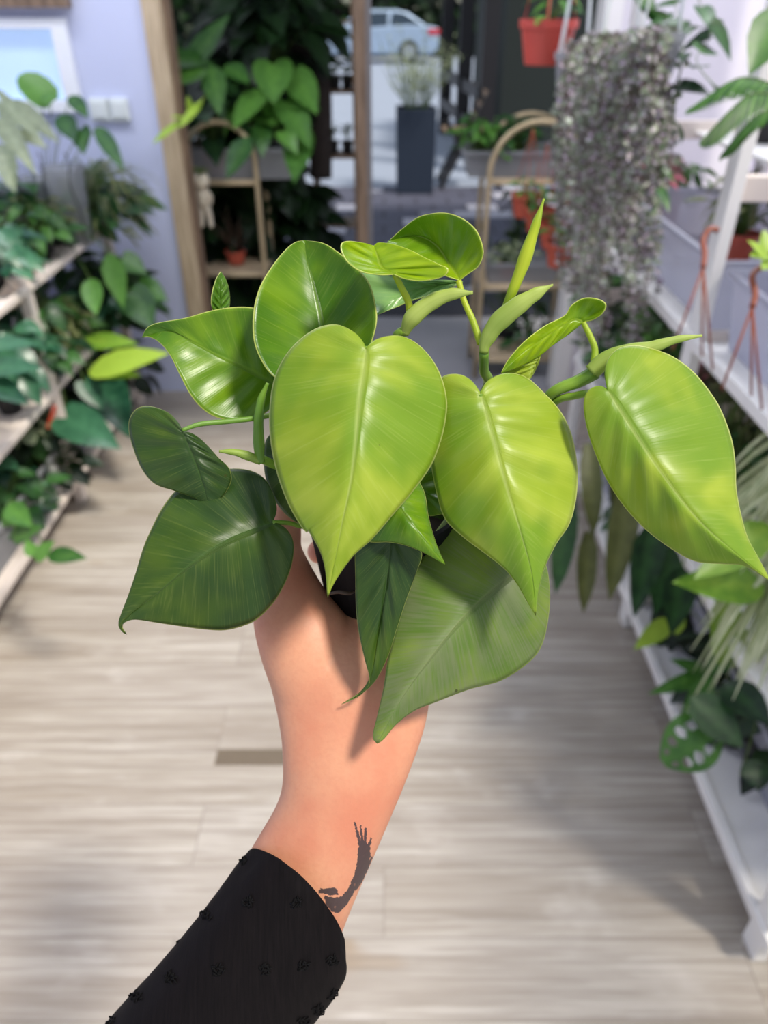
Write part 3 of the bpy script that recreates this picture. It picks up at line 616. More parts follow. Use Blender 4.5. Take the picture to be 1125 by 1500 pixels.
# spider plant
p = P(1135, 770, 1.50); t, top = potted('spider_plant', 'striped cream and green spider plant arching over the right shelf', (.86, 1.22, .442), .05, .1, 'white', group=GR)
mb = MB(); pr = top
for i in range(170):
    ex = random.triangular(1000, 1190, 1110); ey = random.uniform(840, 1050) if i % 3 else random.uniform(700, 860); d_ = random.uniform(1.32, 1.55)
    s0 = pr + Vector((random.uniform(-.02,.02), random.uniform(-.02,.02), 0)); e_ = P(ex, ey, d_); k_ = s0.lerp(e_, .35); k_.z = max(s0.z, e_.z)+random.uniform(.06,.16)
    k2_ = s0.lerp(e_, .75); k2_.z = (k_.z+e_.z)/2+.03; C_ = catmull([s0, k_, k2_, e_], 12); w0 = random.uniform(.006,.010); prev = None
    for j_, c_ in enumerate(C_):
        tg = (C_[min(j_+1,11)]-C_[max(j_-1,0)]).normalized(); sd_ = tg.cross(Vector((.3,-.8,.6))).normalized(); ww = w0*(1-(j_/11)**3)+.0003
        a_ = mb.av(c_-sd_*ww, .2); m_ = mb.av(c_+Vector((0,0,.001)), 1.0); b_ = mb.av(c_+sd_*ww, .2)
        if prev: mb.af([prev[0], a_, m_, prev[1]]); mb.af([prev[1], m_, b_, prev[2]])
        prev = (a_, m_, b_)
fol(mb, t, 'spider')
# string of hearts: two curtains of tiny leaves
def strings(name, label, c, r, h, kind, spec, m='heart_string', cords=True, hangz=1.9):
    t, top = potted(name, label, c, r, h, kind, group='hanging string plants')
    mb = MB()
    for (px, py0, py1, Y) in spec:
        a = at_y(px, py0, Y); b = at_y(px+random.uniform(-6,6), py1, Y); a0 = Vector((c[0]+(a.x-c[0])*.5, c[1]+(Y-c[1])*.5, c[2]+h*1.05))
        C_ = catmull([a0, Vector((a.x, Y, max(a.z, a0.z*.5+a.z*.5))), a.lerp(b,.35)+Vector((random.uniform(-.03,.03),random.uniform(-.03,.03),0)), a.lerp(b,.7)+Vector((random.uniform(-.03,.03),random.uniform(-.03,.03),0)), b], 24)
        mb.cur = 1; mb.tube(C_, .0011, 3, caps=False); mb.cur = 0; n = int((a0-b).length/.019)
        for i in range(n):
            q = at_curve(C_, (i+.3)/n); az = random.uniform(0,6.28)
            for k in (0, 1):
                d = rdir(az+k*3.14, random.uniform(-.8,.5)); mb.leaf(q+d*.004, d, Vector((0,-1,.3)), random.uniform(.012,.02), random.uniform(.011,.018), 'round', .1)
    fol(mb, t, m, st=BROWN)
    if cords:
        for k in range(4):
            a_ = k*1.57+.5; q = Vector(c)+Vector((math.cos(a_)*r, math.sin(a_)*r, h))
            MB().tube([q, Vector((c[0], c[1], hangz))], .0025, 5).build('hanging_cord', WHITEP, t)
    return t
c = at_y(900, 105, 1.95)
sp1 = [(min(max(random.gauss(900,34),828),962), random.uniform(105,190), random.uniform(240, 510), random.uniform(1.78, 2.12)) for _ in range(50)]
strings('string_of_hearts', 'white hanging pot with a long grey purple curtain of tiny leaves', (c.x, c.y, c.z-.06), .052, .125, 'white', sp1, hangz=c.z+.5)
c2 = at_y(835, 120, 2.35)
sp2 = [(min(max(random.gauss(856,20),832),895), random.uniform(60,150), random.uniform(200, 440), random.uniform(2.2, 2.5)) for _ in range(30)]
strings('string_of_hearts', 'darker curtain of tiny leaves hanging behind the red pot', (c2.x, c2.y, c2.z-.02), .05, .09, 'smoky', sp2, hangz=c2.z+.5)
c3 = at_y(960, 90, 1.75)
sp3 = [(min(max(random.gauss(948,22),900),995), random.uniform(60,110), random.uniform(110, 290), random.uniform(1.65, 1.85)) for _ in range(22)]
strings('string_of_hearts', 'brownish hanging string plant beside the white pot, upper right', (c3.x, c3.y, c3.z-.03), .05, .08, 'smoky', sp3, 'heart_string', hangz=c3.z+.5)
# hanging vines, fern and big leaves at the upper right
def vines(name, label, c, paths, m, L, W, shape, n, group='hanging vines at the upper right'):
    t = thing(name, Vector(c), label, 'plant', group); mb = MB()
    for pts in paths: vine(mb, [P(*q) for q in pts], n, L, W, shape)
    fol(mb, t, m)
    return t
vines('climbing_vine', 'dark leafed vine winding across the bright upper right', P(960,20,1.5), [[(930,-10,1.6),(965,20,1.55),(1020,40,1.5),(1060,30,1.45)],[(1020,-10,1.5),(1040,50,1.5),(1020,90,1.45),(1060,140,1.4)],[(985,-10,1.55),(1000,60,1.5),(990,140,1.5),(985,200,1.5)]], 'deep', .075, .05, 'heart', 5)
vines('climbing_vine', 'green vine with small leaves hanging before the clear tray', P(960,120,1.6), [[(990,120,1.55),(965,180,1.55),(970,250,1.55),(958,320,1.5)]], 'mid', .06, .035, 'heart', 6)
t = thing('lobed_leaf_plant', P(1125,20,1.2), 'serrated green leaf at the top right corner', 'plant', 'hanging vines at the upper right')
mb = MB(); pxleaf(mb, (1145,10), (1100,105), 60, 1.2, 1.18, 'ovate', .4, wave=.03); fol(mb, t, 'mid')
t = thing('fern', P(1140,150,1.15), 'feathery green fern fronds at the right edge before the white post', 'plant', None)
mb = MB(); frond(mb, P(1145,140,1.15), P(1030,205,1.2), .03, 26, .062, .0065); frond(mb, P(1140,160,1.13), P(1060,225,1.2), .02, 22, .05, .006); frond(mb, P(1150,130,1.15), P(1010,160,1.25), .03, 26, .05, .006)
fol(mb, t, 'mid')
# brown hanging hooks over the tray rim
for (pts, lab) in (([(1052,338,1.42),(1040,335,1.42),(1030,352,1.42),(1032,372,1.41),(1030,392,1.40)], 'brown plastic hanger hooked over the tray beside the tall post'), ([(1135,388,1.27),(1115,392,1.27),(1102,405,1.26),(1106,430,1.25),(1102,450,1.24)], 'brown plastic hanger hooked over the tray at the right edge')):
    t = thing('pot_hanger', P(*pts[0]), lab, 'pot hanger', 'brown pot hangers')
    MB().tube(catmull([P(*q) for q in pts], 18), .0055, 8).build('hook', HANGER, t, smooth=True)
    e = pts[-1]
    for dx, dy in ((-45,120),(-2,130),(14,150)):
        MB().tube([P(*e), P(e[0]+dx, e[1]+dy, e[2]+.02)], .0022, 6).build('strand', HANGER, t, smooth=True)
# hanging red pot and the terracotta pots
def hangpot(name, label, px, py, Y, r, h, kind, m, n, group, cords=True, L=.06, W=.035, shape='ovate', Rr=.09, Hh=.1, topz=None):
    p = at_y(px, py, Y); t, top = potted(name, label, (p.x, p.y, p.z-h/2), r, h, kind, group=group)
    mb = MB(); bushy(mb, top, n, Rr, Hh, L, W, shape); fol(mb, t, m)
    if cords:
        for k in range(3):
            a_ = k*2.09+.3; q = p+Vector((math.cos(a_)*r, math.sin(a_)*r, h/2)); MB().tube([q, p+Vector((0,0,.45 if kind == 'red' else .26))], .0025 if kind == 'red' else .0014, 5).build('hanger_strand', POTS[kind], t)
    return t
GH = 'hanging terracotta pots'
hangpot('hanging_pot', 'coral red hanging pot at the top beside the pale curtain of leaves', 801, 62, 2.5, .082, .11, 'red', 'mid', 14, GH, True, .06, .03, 'lance')
for (px, py, Y, lab) in ((770,300,3.0,'terracotta pot on the pale pier, topmost and farthest left'), (790,322,2.9,'second terracotta pot down beside the gold arch'), (812,345,2.8,'terracotta pot behind the lowest hanging one'), (822,372,2.65,'lowest terracotta pot hanging before the curtain of leaves')):
    hangpot('hanging_pot', lab, px, py, Y, .058, .085, 'terra', 'mid', 12, GH, True, .05, .025, 'ovate', .07, .08)

# ================================================================== the doorway: arched stands, plants, bottle shelf
def arch_stand(label, x0, x1, y, ztop, shelves, depth=.26):
    t = thing('arched_stand', ((x0+x1)/2, y, 0), label, 'plant stand', 'gold arched plant stands')
    for yy in (y-depth/2, y+depth/2):
        pts = []; R = (x1-x0)/2; cx = (x0+x1)/2
        pts += [(x0, yy, z) for z in (0, .3, .6, ztop-R-.02)]
        pts += [(cx-R*math.cos(a), yy, ztop-R+R*math.sin(a)) for a in [math.pi*k/14 for k in range(15)]]
        pts += [(x1, yy, z) for z in (ztop-R-.02, .6, .3, 0)]
        MB().tube(pts, .0115, 8, nrm=Vector((0,1,0))).build('arch_frame', GOLD, t, smooth=True)
    for z in shelves:
        MB().box((x0-.005, y-depth/2, z), (x1+.005, y+depth/2, z+.012)).build('shelf', PINE, t, bevel=.003)
        for yy in (y-depth/2, y+depth/2): MB().tube([(x0, yy, z), (x1, yy, z)], .009, 8).build('shelf_rail', GOLD, t, smooth=True)
    return t
aL = at_y(292, 300, 3.62); aR = at_y(386, 300, 3.62)
zs = [at_y(340, 268, 3.5).z, at_y(350, 402, 3.5).z]
arch_stand('gold arched stand of plants behind the left door post', aL.x, aR.x, 3.62, at_y(340,178,3.5).z, zs)
bL = at_y(708, 300, 3.50); zr = [at_y(750, 266, 3.4).z, at_y(740, 420, 3.4).z, at_y(700, 525, 3.4).z]
arch_stand('gold arched stand of plants at the right of the doorway', bL.x, bL.x+.40, 3.5, at_y(750,176,3.4).z, zr)
open_bin('plastic_tray', (aL.x-.03,3.50,zs[0]+.014), (aL.x+.46,3.74), .12, CLEARD, 'grey tray on the upper shelf of the left arched stand', GB)
open_bin('plastic_tray', (bL.x-.10,3.40,zr[0]+.014), (bL.x+.36,3.62), .10, CLEARD, 'grey tray on the upper shelf of the right arched stand', GB)
open_bin('plastic_tray', (bL.x+.02,3.40,zr[1]+.014), (bL.x+.36,3.60), .09, CLEARD, 'tray on the middle shelf of the right arched stand', GB)
GD = 'plants around the doorway'
def doorplant(name, label, px, py, Y, zb, m, n, R, H, L, W, shape, kind='black', r=.06, h=.1, droop=.3, el=(15,85), st=STEM):
    p = at_y(px, py, Y); t, top = potted(name, label, (p.x, Y, zb), r, h, kind, group=GD); mb = MB(); bushy(mb, top, n, R, H, L, W, shape, droop, el=el, rs=.003)
    if n >= 44 and R > .25: cloud(mb, top, top+Vector((0,0,H*.45)), n*2, R*1.1, H*1.0, L, W, shape, droop, stems=.3)
    fol(mb, t, m, st=st); return t
doorplant('leafy_plant', 'terracotta potted plant in the tray of the left arched stand', 315, 215, 3.62, zs[0]+.02, 'deep', 26, .22, .34, .16, .1, 'heart', 'terra', .07, .1)
doorplant('leafy_plant', 'bright lobed plant rising from the tray of the left stand', 385, 180, 3.66, zs[0]+.02, 'mid', 26, .22, .30, .13, .09, 'heart', 'black', .06, .1)
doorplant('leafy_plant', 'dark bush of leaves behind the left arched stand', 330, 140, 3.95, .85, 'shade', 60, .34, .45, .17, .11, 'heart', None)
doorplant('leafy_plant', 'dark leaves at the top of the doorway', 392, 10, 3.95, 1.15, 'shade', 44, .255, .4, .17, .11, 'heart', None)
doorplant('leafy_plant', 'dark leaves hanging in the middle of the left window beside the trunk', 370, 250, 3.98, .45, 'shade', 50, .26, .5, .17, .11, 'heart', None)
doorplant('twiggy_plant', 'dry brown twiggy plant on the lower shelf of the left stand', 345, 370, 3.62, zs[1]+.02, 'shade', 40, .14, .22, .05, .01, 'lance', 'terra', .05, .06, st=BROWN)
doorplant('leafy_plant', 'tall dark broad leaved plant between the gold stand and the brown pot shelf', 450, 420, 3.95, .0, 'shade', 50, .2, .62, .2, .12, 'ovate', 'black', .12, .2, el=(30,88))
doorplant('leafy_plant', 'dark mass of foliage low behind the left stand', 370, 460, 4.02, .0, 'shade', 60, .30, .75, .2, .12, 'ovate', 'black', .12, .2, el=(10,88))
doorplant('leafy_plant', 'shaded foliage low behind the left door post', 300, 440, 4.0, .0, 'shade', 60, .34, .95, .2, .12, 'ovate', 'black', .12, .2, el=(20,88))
doorplant('leafy_plant', 'green bush in the tray of the right arched stand', 705, 215, 3.5, zr[0]+.02, 'mid', 50, .15, .17, .06, .04, 'ovate', 'black', .05, .07)
doorplant('leafy_plant', 'green bush beside the arch top of the right stand', 760, 205, 3.52, zr[0]+.02, 'deep', 50, .16, .18, .06, .035, 'ovate', 'black', .05, .07)
doorplant('leafy_plant', 'pale leaved small plants on the middle shelf of the right stand', 745, 385, 3.5, zr[1]+.02, 'grey', 40, .13, .12, .04, .025, 'ovate', 'terra', .045, .06)
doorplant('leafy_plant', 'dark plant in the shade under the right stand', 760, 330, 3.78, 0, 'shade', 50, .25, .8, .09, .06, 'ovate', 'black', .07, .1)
doorplant('leafy_plant', 'dark plant on the floor beneath the right stand', 770, 560, 3.5, 0, 'deep', 30, .14, .26, .08, .05, 'ovate', 'black', .06, .1)
t = thing('philodendron', at_y(300, 200, 3.62), 'large dark split leaves reaching out left over the door post', 'plant', GD)
mb = MB(); root = at_y(320, 190, 3.62)
for b, e, w_, d, d2, tn in (((290,88),(190,92),60,3.05,2.85,.25),((285,90),(335,15),44,3.1,3.05,.3),((300,100),(250,125),40,3.0,2.9,.6),((310,95),(320,165),36,3.0,2.95,.4),((330,95),(365,120),34,3.05,3.0,.3),((400,95),(400,150),60,3.1,3.05,.65),((385,130),(340,185),40,3.1,3.0,.8),((430,110),(465,165),50,3.15,3.1,.7),((420,150),(455,215),46,3.15,3.1,.6),((365,200),(330,260),36,3.0,2.95,.1),((440,200),(430,265),46,3.2,3.1,.5)):
    pxleaf(mb, b, e, w_, d, d2, 'heart' if w_ > 42 else 'lance', tn, stem=root)
fol(mb, t, 'mid')
t = thing('staghorn_fern', at_y(285, 155, 3.5), 'pale green antler shaped frond in front of the door post', 'plant', GD)
mb = MB()
for b, e, w_ in (((295,150),(262,185),16),((268,176),(222,208),14),((280,165),(275,140),10),((288,158),(300,140),10),((270,172),(250,170),10)): pxleaf(mb, b, e, w_, 2.8, 2.75, 'strap', .95)
fol(mb, t, 'lime')
# trunk
tr = MB().tube(catmull([at_y(405,-40,4.0), at_y(425,30,4.0), at_y(455,90,4.0), at_y(468,130,4.0), at_y(470,260,4.0)], 30), [.06]*12+[.055]*18, 12).build('tree_trunk', plain('dark_bark', srgb(44,36,32), .9, noise_amt=.4, scale=30, bump=1), None, smooth=True)
tag(tr, 'dark leaning trunk among the leaves at the top of the doorway', 'tree trunk')
# little white figure planter hanging on the stand
fp = at_y(299, 300, 3.37)
f = thing('figure_planter', fp, 'small cream figure shaped planter hanging beside the door post', 'planter', None)
b = MB(); s_ = 1.0
b.tube([fp+Vector((0,0,-.01)), fp+Vector((0,0,.02)), fp+Vector((0,0,.045)), fp+Vector((0,0,.075))], [.02,.026,.022,.012], 16); b.tube([fp+Vector((0,0,.065)), fp+Vector((0,0,.08)), fp+Vector((0,0,.10)), fp+Vector((0,0,.12))], [.018,.033,.036,.03], 18)
for s in (-1,1):
    b.tube([fp+Vector((s*.012,0,0)), fp+Vector((s*.017,0,-.04)), fp+Vector((s*.02,-.004,-.08)), fp+Vector((s*.021,-.014,-.088))], [.014,.012,.011,.008], 10)
    b.tube([fp+Vector((s*.018,0,.06)), fp+Vector((s*.034,0,.03)), fp+Vector((s*.03,-.012,.005))], [.009,.008,.007], 10)
b.build('figure', plain('cream_ceramic', srgb(226,214,190), .4), f, smooth=True)
mb = MB(); bushy(mb, fp+Vector((0,0,.12)), 24, .05, .04, .03, .008, 'lance'); fol(mb, f, 'moss')
# wooden bottle shelf with small pots
sx0 = at_y(462, 200, 4.12).x; sx1 = at_y(522, 200, 4.12).x
bs_t = thing('pot_shelf', ((sx0+sx1)/2, 4.12, 0), 'narrow brown wooden shelf unit of small pots left of the mullion', 'shelf')
for x in (sx0, sx1): MB().box((x-.01, 4.0, 0), (x+.01, 4.2, 1.75)).build('upright', OAK, bs_t)
tier = [at_y(495, y_, 4.0).z for y_ in (30, 133, 229, 330)]
for z in tier: MB().box((sx0, 4.0, z-.012), (sx1, 4.2, z)).build('shelf', OAK, bs_t)
proto = None
for ti, (z, xs) in enumerate(((tier[0], (445,466,492)), (tier[1], (474,490,508)), (tier[2], (484,506)))):
    for i, px in enumerate(xs):
        x = at_y(px, 100, 4.08).x
        x = max(sx0+.035, x)
        t = thing('small_potted_plant', (x, 4.08, z), 'small %s pot, %s on the %s board of the brown shelf unit' % (('terracotta' if (ti, i) == (0,1) else 'dark'), ('leftmost','middle','rightmost')[i if len(xs) == 3 else i*2], ('top','middle','lower')[ti]), 'potted plant', 'small pots on the brown shelf unit')
        c = Vector((x, 4.08, z)); pot_part(t, c, .03 if ti else .036, .06 if ti else .075, 'terra' if (ti, i) == (0,1) else 'black')
        mb = MB(); bushy(mb, c+Vector((0,0,.06)), 16, .035, .04 if ti == 1 else .09, .03, .014, 'ovate', el=(40,88)); fol(mb, t, 'deep')

# ================================================================== the street
def planter_box():
    p = at_z(608, 283, 0); hw = .19; t = thing('tall_planter', (p.x, p.y+hw, 0), 'tall slate blue square planter standing on the pavers outside', 'planter')
    zt = at_y(608, 160, p.y).z; m = MB(); c = (p.x, p.y+hw)
    q = []
    for ins, z in ((.012,0),(0,zt),(.02,zt),(.02,zt-.06)):
        h = hw-ins; q.append([m.av((c[0]+a*h, c[1]+b_*h, z)) for a, b_ in ((-1,-1),(1,-1),(1,1),(-1,1))])
    for i in range(3):
        for k in range(4): m.af([q[i][k], q[i][(k+1)%4], q[i+1][(k+1)%4], q[i+1][k]])
    m.af(q[3]); m.build('box', PLANTER, t, bevel=.006)
    g = MB(); top = Vector((c[0], c[1], zt-.03))
    for i in range(70):
        az = random.uniform(0,6.28); d = rdir(az, random.uniform(.7,1.4)); l = random.uniform(.3,.75); e = top+d*l
        g.cur = 1; g.tube([top+Vector((math.cos(az)*.08, math.sin(az)*.08, 0)), e], [.003,.0015], 3, caps=False); g.cur = 0
        for k in range(7):
            q_ = top.lerp(e, .45+.55*k/7); g.leaf(q_, rdir(random.uniform(0,6.28), random.uniform(-.3,.8)), Vector((0,-.5,1)), .09, .012, 'lance', .1)
    fol(g, t, 'grey')
planter_box()
def car():
    X0 = at_y(640, 60, 29).x; y = 29.0; Lc = 4.6; t = thing('car', (X0-Lc/2, y, 0), 'silver blue saloon car parked across the road', 'car')
    paint = plain('silver_blue_paint', srgb(172,192,216), .25, metal=.3, noise_amt=.02, scale=2); glass = plain('dark_car_glass', srgb(44,58,72), .1); tyre = plain('tyre_rubber', srgb(24,24,26), .8)
    prof = [(0,.38),(-.02,.75),(.03,.98),(.5,1.04),(1.0,1.06),(2.0,1.0),(3.2,.95),(4.2,.82),(4.55,.66),(4.6,.4),(4.4,.25),(.2,.25)]
    def prism(pr, y0, y1, ins=0.0, name='body', mat=paint, bev=.06):
        m = MB(); a = [m.av((X0-x, y0, z)) for x, z in pr]; b_ = [m.av((X0-x, y1, z)) for x, z in pr]; n = len(pr)
        m.af(a); m.af(b_[::-1])
        for i in range(n): m.af([a[i], b_[i], b_[(i+1)%n], a[(i+1)%n]])
        return m.build(name, mat, t, bevel=bev)
    prism(prof, y-.88, y+.88)
    m = MB(); lo = [(.35,1.0),(1.15,1.03),(2.6,1.0),(3.35,.95)]; hi = [(1.0,1.38),(1.35,1.45),(2.2,1.45),(2.55,1.38)]
    R = []
    for yy, k in ((y-.84,0),(y-.62,1),(y+.62,1),(y+.84,0)): R.append([m.av((X0-x, yy, z)) for x, z in (hi if k else lo)])
    for i in range(3):
        for k in range(3): m.af([R[i][k], R[i][k+1], R[i+1][k+1], R[i+1][k]])
    for k in (0, 3): m.af([R[0][k], R[1][k], R[2][k], R[3][k]])
    m.build('cabin', paint, t, bevel=.03)
    for quad in (((.55,1.04),(1.55,1.04),(1.5,1.36),(1.12,1.34)), ((1.63,1.04),(2.6,1.03),(2.3,1.36),(1.62,1.37))):
        g = MB(); q = [g.av((X0-x, y-.855+(z-1)*.5, z)) for x, z in quad]; g.af(q); o = g.build('side_window', glass, t); s_ = o.modifiers.new('t', 'SOLIDIFY'); s_.thickness = .02
    g = MB(); q = [g.av((X0-.42-.0, y-.7, 1.05)), g.av((X0-.42, y+.7, 1.05)), g.av((X0-.97, y+.55, 1.37)), g.av((X0-.97, y-.55, 1.37))]; g.af(q); o = g.build('rear_window', glass, t); s_ = o.modifiers.new('t', 'SOLIDIFY'); s_.thickness = .04; s_.offset = 0
    for x in (.95, 3.75):
        for yy in (y-.88, y+.68):
            w_ = MB().tube([(X0-x, yy-.02, .32), (X0-x, yy+.22, .32)], .32, 28).build('wheel', tyre, t); MB().tube([(X0-x, yy-.03, .32), (X0-x, yy, .32)], .2, 20).build('hub_cap', plain('alloy', srgb(190,196,204), .3, metal=.6), w_)
    for yy in (y-.80, y+.80): MB().box((X0-.35, yy-.095, .78), (X0+.03, yy+.095, .94)).build('tail_light', plain('red_lens', srgb(196,40,52), .3), t, bevel=.02)
car()
# far hedge, other parked car and dark pergola posts with benches
hb = MB()
for i in range(2600):
    hb.leaf((random.uniform(-16,16), random.uniform(32,33.4), random.uniform(0,4.2)), rdir(random.uniform(0,6.28), random.uniform(-.6,.6)), Vector((0,-1,.6)), .5, .4, 'ovate', .1)
h_o = hb.build('hedge', [FOL['shade'], STEM], None, smooth=True); tag(h_o, 'dark hedge along the far side of the road', 'hedge', kind='stuff')
hb = MB().box((-18,34.3,0),(18,34.6,5)); struct('wall_far', hb, plain('far_green_shade', srgb(30,44,38), .9))
pg = thing('pergola', (1.1, 10.5, 0), 'dark timber pergola frame at the right of the street', 'pergola')
for px, Y in ((652,12.0),(678,10.2),(712,9.0)):
    x = at_y(px, 150, Y).x; MB().box((x-.08, Y-.08, 0), (x+.08, Y+.08, 2.6)).build('post', DARKMETAL, pg)
x = at_y(652, 0, 12).x; MB().bar((x, 12, .75), (at_y(712,0,9).x, 9, .75), .06, .12).build('rail', DARKMETAL, pg); MB().bar((x, 12, .4), (at_y(712,0,9).x, 9, .4), .06, .12).build('rail', DARKMETAL, pg)
MB().box((x+.5, 9.5, 0), (x+2.8, 12.6, 2.6)).build('back_panel', plain('dark_green_cladding', srgb(34,42,40), .8), pg)
bn = thing('folding_chair', (at_y(690,200,8.2).x, 8.2, 0), 'dark slatted folding chair leaning beside the street planter', 'chair')
bx_ = at_y(690,200,8.2).x
for s in (-.2,.2):
    MB().bar((bx_-.3, 8.2+s, 0), (bx_+.15, 8.2+s, .85), .04, .05).build('leg', DARKMETAL, bn); MB().bar((bx_+.3, 8.2+s, 0), (bx_-.25, 8.2+s, .55), .04, .05).build('leg', DARKMETAL, bn)
for k in range(5): MB().bar((bx_-.25+k*.09, 8.0, .5), (bx_-.25+k*.09, 8.4, .5), .07, .02).build('seat_slat', OAK, bn)
for k in range(3): MB().bar((bx_+.02+k*.05, 8.0, .62+k*.09), (bx_+.02+k*.05, 8.4, .62+k*.09), .02, .06).build('back_slat', OAK, bn)

# ================================================================== the potted philodendron held in the hand
def leafmat(name, ca, cb, cshade, edge, mid, rough=.36, trans=.3, dust=0.0, dustc=(.4,.42,.3)):
    m, nt, bs, out = newmat(name); L = nt.links
    uv = N(nt, 'ShaderNodeUVMap', uv_map='UVMap'); sp_ = N(nt, 'ShaderNodeSeparateXYZ'); L.new(uv.outputs[0], sp_.inputs[0])
    U_, V_ = sp_.outputs[0], sp_.outputs[1]          # U: midrib 0 to margin 1; V: base 0 to tip 1, the second half lies at 2..3
    mp = N(nt, 'ShaderNodeMapping'); mp.inputs['Scale'].default_value = (.8, 7, 1); L.new(uv.outputs[0], mp.inputs[0])
    n1 = N(nt, 'ShaderNodeTexNoise'); n1.inputs['Scale'].default_value = 1.15; n1.inputs['Detail'].default_value = 2.5; L.new(mp.outputs[0], n1.inputs['Vector'])
    mp2 = N(nt, 'ShaderNodeMapping'); mp2.inputs['Scale'].default_value = (1.2, 120, 1); L.new(uv.outputs[0], mp2.inputs[0])
    n2 = N(nt, 'ShaderNodeTexNoise'); n2.inputs['Scale'].default_value = 1; n2.inputs['Detail'].default_value = 3; L.new(mp2.outputs[0], n2.inputs['Vector'])
    tc = N(nt, 'ShaderNodeTexCoord'); n3 = N(nt, 'ShaderNodeTexNoise'); n3.inputs['Scale'].default_value = 26; n3.inputs['Detail'].default_value = 2; L.new(tc.outputs['Object'], n3.inputs['Vector'])
    c = mixrgb(nt, ramp01(nt, n1.outputs['Fac'], .32, .72), ca, cb)
    c = mixrgb(nt, math_n(nt, 'MULTIPLY', ramp01(nt, n3.outputs['Fac'], .42, .62), .85), c, cshade)
    c = mixrgb(nt, math_n(nt, 'MULTIPLY', ramp01(nt, n2.outputs['Fac'], .5, .75), .12), c, edge)
    if dust:
        n4 = N(nt, 'ShaderNodeTexNoise'); n4.inputs['Scale'].default_value = 30; n4.inputs['Detail'].default_value = 5; L.new(tc.outputs['Object'], n4.inputs['Vector'])
        c = mixrgb(nt, math_n(nt, 'MULTIPLY', ramp01(nt, math_n(nt, 'ADD', math_n(nt, 'MULTIPLY', n4.outputs['Fac'], .6), math_n(nt, 'MULTIPLY', n2.outputs['Fac'], .4)), .4, .62), dust), c, dustc)
    mid_f = math_n(nt, 'SUBTRACT', 1, ramp01(nt, U_, .0, .05))
    c = mixrgb(nt, math_n(nt, 'MULTIPLY', mid_f, .45), c, mid)
    c = mixrgb(nt, math_n(nt, 'MULTIPLY', ramp01(nt, U_, .98, .993), .8), c, edge)
    vo = N(nt, 'ShaderNodeTexVoronoi'); vo.inputs['Scale'].default_value = 85; L.new(tc.outputs['Object'], vo.inputs['Vector'])
    sz = N(nt, 'ShaderNodeSeparateColor'); L.new(vo.outputs['Color'], sz.inputs[0])
    fl = math_n(nt, 'MULTIPLY', math_n(nt, 'LESS_THAN', vo.outputs['Distance'], .075), math_n(nt, 'GREATER_THAN', sz.outputs[0], .86))
    c = mixrgb(nt, math_n(nt, 'MULTIPLY', fl, .75), c, srgb(60,66,20))
    L.new(c, bs.inputs['Base Color']); bs.inputs['Roughness'].default_value = rough; bs.inputs['Specular IOR Level'].default_value = .45
    h = math_n(nt, 'ADD', math_n(nt, 'MULTIPLY', n1.outputs['Fac'], 1.0), math_n(nt, 'MULTIPLY', n2.outputs['Fac'], .16))
    bp = N(nt, 'ShaderNodeBump'); bp.inputs['Strength'].default_value = .5; bp.inputs['Distance'].default_value = .0009; L.new(h, bp.inputs['Height']); L.new(bp.outputs[0], bs.inputs['Normal'])
    translucent_mix(nt, bs, out, c, trans, (1.0, 1.0, .45))
    return m
EDGE = srgb(214,222,120)
LM = {
 'lime': leafmat('lime_leaf_blade', srgb(150,176,40), srgb(180,198,66), srgb(120,160,36), srgb(222,230,140), srgb(206,220,130)),
 'bright': leafmat('glossy_young_leaf_blade', srgb(142,178,18), srgb(176,204,24), srgb(108,156,28), srgb(226,232,120), srgb(190,210,80), rough=.24, trans=.38),
 'green': leafmat('green_leaf_blade', srgb(92,138,20), srgb(124,162,26), srgb(74,122,26), EDGE, srgb(140,176,60), rough=.3),
 'dark': leafmat('dark_leaf_blade', srgb(50,80,16), srgb(74,98,20), srgb(40,68,24), srgb(170,180,96), srgb(74,106,44), rough=.4, trans=.16),
 'dull': leafmat('dusty_leaf_blade', srgb(116,142,52), srgb(142,164,64), srgb(92,126,48), srgb(180,196,104), srgb(140,152,96), rough=.45, dust=.75, dustc=srgb(128,138,98)),
 'pale': leafmat('waxy_leaf_underside', srgb(136,184,104), srgb(166,204,124), srgb(124,174,100), EDGE, srgb(160,190,120), rough=.22),
}
SHEATH = leafmat('pale_sheath', srgb(176,198,86), srgb(200,214,118), srgb(156,184,76), srgb(214,222,140), srgb(190,206,110), rough=.4)
GSTEM = leafmat('green_stem_skin', srgb(116,154,46), srgb(142,176,56), srgb(96,138,44), srgb(150,180,90), srgb(110,150,50), rough=.35, trans=.08)
SPEAR = leafmat('rolled_leaf_skin', srgb(186,206,40), srgb(206,216,60), srgb(150,184,40), srgb(222,226,120), srgb(190,206,60), rough=.35)

plant_loc = P(560, 880, .405)
hero = thing('potted_philodendron', plant_loc, 'lime green heart leaf philodendron in a small black pot held up in a hand', 'potted plant')

